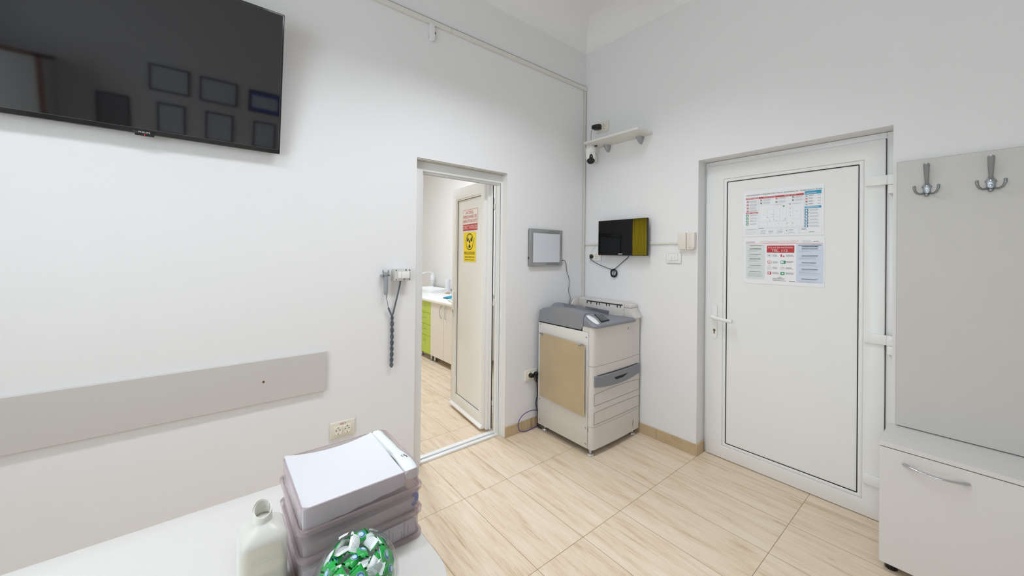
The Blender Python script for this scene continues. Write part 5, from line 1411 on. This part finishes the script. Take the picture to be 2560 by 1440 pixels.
for zl, cnt, ph in ((0.831, 10, 0.2), (0.811, 12, 0.5), (0.789, 12, 0.1), (0.767, 11, 0.4), (0.748, 8, 0.0)):
    for k in range(cnt):
        a = 2 * PI * (k + ph) / cnt + rnd.uniform(-0.08, 0.08)
        rr = math.sqrt(max(1e-5, BR ** 2 - (zl - CZ) ** 2)) - 0.0135
        if zl > 0.82: rr -= 0.002
        d = Vector((math.cos(a), math.sin(a), (zl - CZ) / BR * 1.1)).normalized()
        c = Vector((CX + rr * math.cos(a), CY + rr * math.sin(a), zl))
        X = d.cross(Vector((0, 0, 1))).normalized(); Y = d.cross(X).normalized()
        sp_ = rnd.choice((0.5, 0.9, 1.25, -0.7, -1.1, 1.6)); U = X * math.cos(sp_) + Y * math.sin(sp_); W_ = d.cross(U)
        sd = 'w' if rnd.random() < 0.33 else 'g'
        M_ = Matrix((U, W_, d)).transposed()
        if sd == 'w': M_ = M_ @ Matrix.Rotation(PI, 3, 'X')
        spots.append((c, M_, sd))
special = {0: 'white sweet lying on the heap nearest to the bottle side of the bowl',
           1: 'white sweet standing up in the heap on the tray side of the bowl'}
for i, (c, M_, sd) in enumerate(spots):
    o = proto if i == 0 else proto.copy()
    if i:
        COL.objects.link(o)
        for ch in kids:
            q = ch.copy(); COL.objects.link(q); q.parent = o
    o.matrix_basis = Matrix.Translation(c) @ M_.to_4x4()
    inside = i < len(top)
    if i in special: o['label'] = special[i]
    elif inside: o['label'] = 'green wrapped sweet on top of the heap in the glass bowl' if sd == 'g' else 'white side of a wrapped sweet on top of the heap in the bowl'
    else: o['label'] = 'green wrapped sweet pressed against the side of the glass bowl' if sd == 'g' else 'white side of a wrapped sweet pressed against the bowl glass'
    o['category'] = 'sweet'; o['group'] = 'wrapped sweets in the glass bowl'

# ================================================================== the next room, seen through the open door
CFX, CZ0, CZ1 = -0.420, 0.078, 0.757
def legs(parent, pts):
    for x, y in pts:
        g = G(); g.cyl((x, y, 0.004), (x, y, CZ0), 0.019, 16); l_ = g.build('leg', 'chrome', parent)
        g = G(); g.lathe([(0.031, 0), (0.032, 0.004), (0.031, 0.011), (0.02, 0.012)], (x, y, 0), 'z', 18); g.build('foot_disc', 'satin steel', l_)
dc = thing('drawer_unit', 'base cabinet with four lime green drawers in the next room', 'cabinet', (-0.15, 2.36, 0))
g = G(); g.box(CFX + 0.019, 0.12, 2.165, 2.560, CZ0, CZ1 - 0.002); g.build('cabinet_body', 'cream front', dc)
for z0, z1 in ((0.605, 0.752), (0.455, 0.601), (0.310, 0.451), (0.080, 0.306)):
    g = G(); g.box(CFX, CFX + 0.018, 2.164, 2.558, z0, z1, 0.001, 1); d = g.build('drawer_front', 'lime front', dc)
    zc = z1 - 0.062
    g = G(); g.tube(smooth_path([(CFX, 2.295, zc), (CFX - 0.020, 2.305, zc), (CFX - 0.027, 2.36, zc), (CFX - 0.020, 2.415, zc), (CFX, 2.425, zc)]), 0.0032, 8); g.build('drawer_handle', 'satin steel', d)
legs(dc, ((-0.365, 2.505), (-0.372, 2.205), (0.06, 2.505), (0.06, 2.205)))
wc = thing('base_cabinet', 'cream base cabinet with two doors in the next room, beside the green drawers', 'cabinet', (-0.15, 1.82, 0))
g = G(); g.box(CFX + 0.019, 0.12, 1.478, 2.161, CZ0, CZ1 - 0.002); g.build('cabinet_body', 'cream front', wc)
for y0, y1, hy in ((1.819, 2.161, 1.87), (1.478, 1.815, 1.765)):
    g = G(); g.box(CFX, CFX + 0.018, y0, y1, CZ0 + 0.002, 0.752, 0.001, 1); d = g.build('cabinet_door', 'cream front', wc)
    sgn = 1 if hy > 1.8 else -1
    g = G(); g.tube(smooth_path([(CFX, hy, 0.735), (CFX - 0.016, hy + sgn * 0.004, 0.722), (CFX - 0.026, hy + sgn * 0.018, 0.66), (CFX - 0.016, hy + sgn * 0.004, 0.598), (CFX, hy, 0.585)]), 0.0033, 8); g.build('bow_handle', 'satin steel', d)
legs(wc, ((-0.372, 2.115), (-0.365, 1.53), (0.06, 2.115), (0.06, 1.53)))
g = G(); g.box(CFX - 0.022, 0.3395, 1.45, 3.60, CZ1, 0.790, 0.004, 2)
tag(g.build('worktop', 'worktop', loc=(0, 2.3, CZ1)), 'white worktop over the cabinets in the next room', 'worktop')
g = G(); g.box(0.318, 0.3395, 1.45, 3.60, 0.7905, 0.822, 0.003, 2)
tag(g.build('backsplash_strip', 'alu strip', loc=(0.33, 2.3, 0.8)), 'low grey strip along the back of the worktop in the next room', 'strip')
bs = thing('wash_basin', 'white raised basin on the worktop in the next room', 'basin', (0.06, 3.05, 0.7905))
g = G(); z0 = 0.7905
def rr3(i, z, r=0.03): return [(a, b, z) for a, b in rrect(-0.12 + i, 0.222 - i, 2.80 + i, 3.38 - i, r, 5)]
g.loft([rr3(0.008, z0), rr3(0, z0 + 0.03), rr3(0, z0 + 0.046), rr3(0.012, z0 + 0.048), rr3(0.018, z0 + 0.044), rr3(0.04, z0 + 0.012)]); g.build('basin_bowl', 'ceramic', bs)
g = G(); g.lathe([(0.0, -0.0015), (0.006, -0.0015), (0.007, 0.002)], (-0.1205, 2.97, 0.823), 'x', 12); g.build('overflow_hole', 'grey abs', bs)
tp = thing('water_tap', 'white electric water heater tap with a curved spout, beside the basin in the next room', 'tap', (0.265, 3.46, 0.7905))
TX, TY = 0.265, 3.462
g = G(); g.lathe([(0.020, 0.7908), (0.020, 0.85), (0.028, 0.87), (0.036, 0.885), (0.036, 0.985), (0.030, 1.01), (0.016, 1.02), (0.0, 1.02)], (TX, TY, 0), 'z', 24); tb_ = g.build('heater_body', 'white plastic', tp)
g = G(); g.lathe([(0.0365, 0.915), (0.0372, 0.918), (0.0372, 0.928), (0.0365, 0.931)], (TX, TY, 0), 'z', 24); g.build('heater_band', 'print pale blue', tb_)
g = G(); g.tube(smooth_path([(TX, TY, 1.018), (TX - 0.002, TY, 1.045), (TX - 0.05, TY + 0.01, 1.062), (TX - 0.12, TY + 0.03, 1.055), (TX - 0.18, TY + 0.05, 1.03), (TX - 0.20, TY + 0.055, 1.008)]), 0.010, 12); g.cyl((TX, TY, 1.018), (TX, TY, 1.05), 0.015, 16); g.build('tap_spout', 'white plastic', tp)
g = G(); g.tube(smooth_path([(TX + 0.03, TY - 0.02, 0.88), (0.30, 3.40, 0.86), (0.305, 3.25, 0.84), (0.302, 3.05, 0.815), (0.300, 2.90, 0.797)]), 0.005, 8); g.build('power_cord', 'plaster edge', tp)
pr_ = thing('paper_roll', 'white paper roll with a tan end standing on the worktop in the next room', 'paper roll', (0.10, 2.655, 0.7905))
g = G(); g.lathe([(0.018, 0.80), (0.038, 0.80), (0.0395, 0.803), (0.0395, 0.998), (0.038, 1.0), (0.018, 1.0)], (0.10, 2.655, 0), 'z', 28, closed=True); rb = g.build('roll_paper', 'paper', pr_)
g = G(); g.prism([(0.062, 2.620), (0.088, 2.612), (0.128, 2.632), (0.136, 2.662), (0.10, 2.69), (0.066, 2.66)], 'z', 0.7908, 0.812, 0.003); g.build('tan_core', 'cardboard', pr_)
cl = thing('cleaning_cloth', 'folded teal cleaning cloth on the worktop edge in the next room', 'cloth', (-0.19, 2.13, 0.7905))
g = G(); g.prism([(-0.245, 2.165), (-0.16, 2.15), (-0.14, 1.97), (-0.24, 1.95)], 'z', 0.7908, 0.803, 0.003); g.build('cloth_base', 'teal dark', cl)
g = G(); g.loft([[(-0.24, 2.155, 0.8035), (-0.165, 2.14, 0.8035), (-0.145, 1.98, 0.8035), (-0.235, 1.96, 0.8035)], [(-0.228, 2.09, 0.822), (-0.18, 2.08, 0.826), (-0.16, 2.0, 0.84), (-0.22, 1.98, 0.84)]]); g.build('cloth_fold', 'teal cloth', cl, smooth=50)
# gold curtain added in the next room to make the monitor's gold reflection
rings = []
for z in (0.75, 1.2, 1.8, 2.38):
    rings.append([(-3.50 + 0.022 * math.sin(i * 0.8) + 0.006 * math.sin(i * 2.1), 1.12 + 0.98 * i / 140, z) for i in range(141)] + [(-3.497 + 0.022 * math.sin(i * 0.8) + 0.006 * math.sin(i * 2.1), 1.12 + 0.98 * i / 140, z) for i in range(140, -1, -1)])
g = G(); g.loft(rings); cu_ = thing('curtain', 'gold curtain added in the next room for its reflection in the small monitor', 'curtain', (-3.5, 1.57, 0.75)); g.build('curtain_cloth', 'curtain gold', cu_, smooth=60)
nt = MATS['curtain gold'].node_tree; p_ = nt.nodes['Principled BSDF']
trl = nt.nodes.new('ShaderNodeBsdfTranslucent'); trl.inputs['Color'].default_value = rgb(236, 226, 130); mxs = nt.nodes.new('ShaderNodeMixShader'); mxs.inputs[0].default_value = 0.6
nt.links.new(p_.outputs[0], mxs.inputs[1]); nt.links.new(trl.outputs[0], mxs.inputs[2]); nt.links.new(mxs.outputs[0], nt.nodes['Material Output'].inputs['Surface'])
g = G(); g.cyl((-3.5, 1.05, 2.40), (-3.5, 2.17, 2.40), 0.012, 14); g.build('curtain_rod', 'satin steel', cu_)
for y in (1.08, 2.14):
    g = G(); g.box(-3.5995, -3.49, y - 0.01, y + 0.01, 2.39, 2.41); g.build('rod_bracket', 'satin steel', cu_)

# ================================================================== behind the camera, mirrored in the television
YW = YS
certs = [(-3.115, -2.811, 1.952, 2.194, 'certificate', 'framed landscape certificate mirrored in the television, nearest to the dark picture'),
         (-2.730, -2.415, 1.944, 2.184, 'certificate', 'framed landscape certificate mirrored in the television, beside the blue-bordered one'),
         (-2.310, -2.005, 1.936, 2.166, 'certificate blue', 'framed blue-bordered certificate on the rear wall'),
         (-3.060, -2.845, 1.545, 1.842, 'certificate', 'framed portrait certificate on the rear wall, below the landscape one beside the dark picture'),
         (-2.681, -2.443, 1.545, 1.844, 'certificate', 'framed portrait certificate on the rear wall, the middle one of three in its row'),
         (-2.258, -2.042, 1.55, 1.838, 'certificate', 'framed portrait certificate on the rear wall, under the blue-bordered one'),
         (-3.480, -3.256, 1.54, 1.842, 'certificate dark', 'framed dark picture on the rear wall beside the wardrobe')]
for x0, x1, z0, z1, m, lab in certs:
    t = thing('framed_certificate', lab, 'framed certificate', ((x0 + x1) / 2, YW, z0), 'framed certificates on the rear wall')
    g = G(); f = 0.012
    g.box(x0, x0 + f, YW + 0.0005, YW + 0.018, z0, z1, 0.002); g.box(x1 - f, x1, YW + 0.0005, YW + 0.018, z0, z1, 0.002)
    g.box(x0 + f, x1 - f, YW + 0.0005, YW + 0.018, z0, z0 + f, 0.002); g.box(x0 + f, x1 - f, YW + 0.0005, YW + 0.018, z1 - f, z1, 0.002); g.build('frame', 'frame black', t)
    g = G(); g.box(x0 + f, x1 - f, YW + 0.0005, YW + 0.010, z0 + f, z1 - f); sh_ = g.build('certificate_sheet', m, t, smooth=0)
    if m == 'certificate blue':
        g = G(); g.box(x0 + 0.03, x1 - 0.03, YW + 0.010, YW + 0.0105, z0 + 0.05, z1 - 0.05); g.build('inner_field', 'certificate', sh_, smooth=0)
wd = thing('wardrobe', 'white wardrobe with brown edges standing against the rear wall', 'wardrobe', (-3.98, -3.04, 0))
g = G(); g.box(-4.25, -3.715, YS + 0.002, -2.84, 0.0, 2.06, 0.002); g.build('wardrobe_body', 'cabinet laminate', wd)
g = G(); g.box(-3.745, -3.712, -2.845, -2.835, 0.0, 2.062); g.box(-4.25, -3.712, -2.845, -2.835, 2.03, 2.062); g.box(-3.7155, -3.711, YS + 0.003, -2.836, 2.03, 2.0625); g.build('wardrobe_edge', 'brown wood', wd, smooth=0)

# ================================================================== light
def area(name, loc, rot, sx, sy, power, col=(1, 1, 1), spread=180):
    l = bpy.data.lights.new(name, 'AREA'); l.shape = 'RECTANGLE'; l.size = sx; l.size_y = sy; l.energy = power; l.color = col; l.spread = R(spread)
    o = bpy.data.objects.new(name, l); o.location = loc; o.rotation_euler = rot; COL.objects.link(o); return o
def lamp(name, label, x, y, z, sx, sy, power, col, zc=ZC, spread=180):
    t = thing(name, label, 'lamp', (x, y, z))
    g = G(); g.box(x - sx / 2 - 0.02, x + sx / 2 + 0.02, y - sy / 2 - 0.02, y + sy / 2 + 0.02, z, z + 0.05, 0.006); g.build('lamp_body', 'lamp body', t)
    if z + 0.05 < zc - 0.01:
        for dx in (-sx / 3, sx / 3):
            g = G(); g.cyl((x + dx, y, z + 0.05), (x + dx, y, zc - 0.0005), 0.006, 10); g.build('suspension_rod', 'satin steel', t)
    area(name + '_light', (x, y, z - 0.004), (0, 0, 0), sx, sy, power, col, spread)
COOL = (0.905, 0.945, 1.0)
lamp('ceiling_lamp', 'long white lamp hanging over the middle of the front room', -1.5, -1.0, 3.0, 1.2, 0.20, 36, COOL, spread=130)
lamp('ceiling_lamp', 'long white lamp hanging over the table end of the front room', -3.45, -0.9, 3.0, 1.2, 0.20, 26, COOL, spread=130)
lamp('ceiling_lamp', 'square white lamp on the ceiling of the next room', -1.2, 2.1, 3.05, 0.6, 0.6, 132, (0.80, 0.88, 1.0), zc=3.1)
area('window_fill', (XW - 0.35, (WY0 + WY1) / 2, 1.75), (0, R(-90), 0), 1.6, 1.7, 125, (0.87, 0.93, 1.0))  # added fill light, entering by the unseen window
area('curtain_backlight', (-3.92, 1.625, 1.62), (0, R(-90), 0), 1.0, 0.8, 270, (0.97, 1.0, 0.94))  # added behind the curtain to brighten its reflection in the monitor

wld = bpy.data.worlds.new('World'); SC.world = wld; wld.use_nodes = True
bg = wld.node_tree.nodes['Background']; bg.inputs['Color'].default_value = (0.80, 0.88, 1.0, 1); bg.inputs['Strength'].default_value = 0.6

# ================================================================== camera
F_PX, CXP, CYP = 938.4, 1280.0, 629.7
yaw, pit, rol = R(50.965), R(0.214), R(0.617)
fwd = Vector((math.cos(yaw) * math.cos(pit), math.sin(yaw) * math.cos(pit), math.sin(pit)))
rgt = Vector((math.sin(yaw), -math.cos(yaw), 0)); up = rgt.cross(fwd)
r2 = rgt * math.cos(rol) + up * math.sin(rol); u2 = -rgt * math.sin(rol) + up * math.cos(rol)
cd = bpy.data.cameras.new('Camera'); cam = bpy.data.objects.new('Camera', cd); COL.objects.link(cam)
cam.matrix_world = Matrix(((r2.x, u2.x, -fwd.x, -2.648), (r2.y, u2.y, -fwd.y, -2.226), (r2.z, u2.z, -fwd.z, 1.39), (0, 0, 0, 1)))
cd.sensor_fit = 'HORIZONTAL'; cd.sensor_width = 36.0; cd.lens = F_PX / 2560 * 36.0
cd.shift_x = (1280.0 - CXP) / 2560; cd.shift_y = (CYP - 720.0) / 2560
cd.clip_start = 0.01; cd.clip_end = 50
SC.camera = cam

vs = SC.view_settings
vs.view_transform = 'Standard'; vs.look = 'None'; vs.gamma = 1.0; vs.use_curve_mapping = False; vs.exposure = -1.15
SC.display_settings.display_device = 'sRGB'
cy_ = SC.cycles
cy_.max_bounces = 8; cy_.diffuse_bounces = 5; cy_.glossy_bounces = 4; cy_.transmission_bounces = 6; cy_.transparent_max_bounces = 24
cy_.caustics_reflective = False; cy_.caustics_refractive = False
cy_.use_denoising = True
cy_.use_adaptive_sampling = True; cy_.adaptive_threshold = 0.045; cy_.adaptive_min_samples = 16
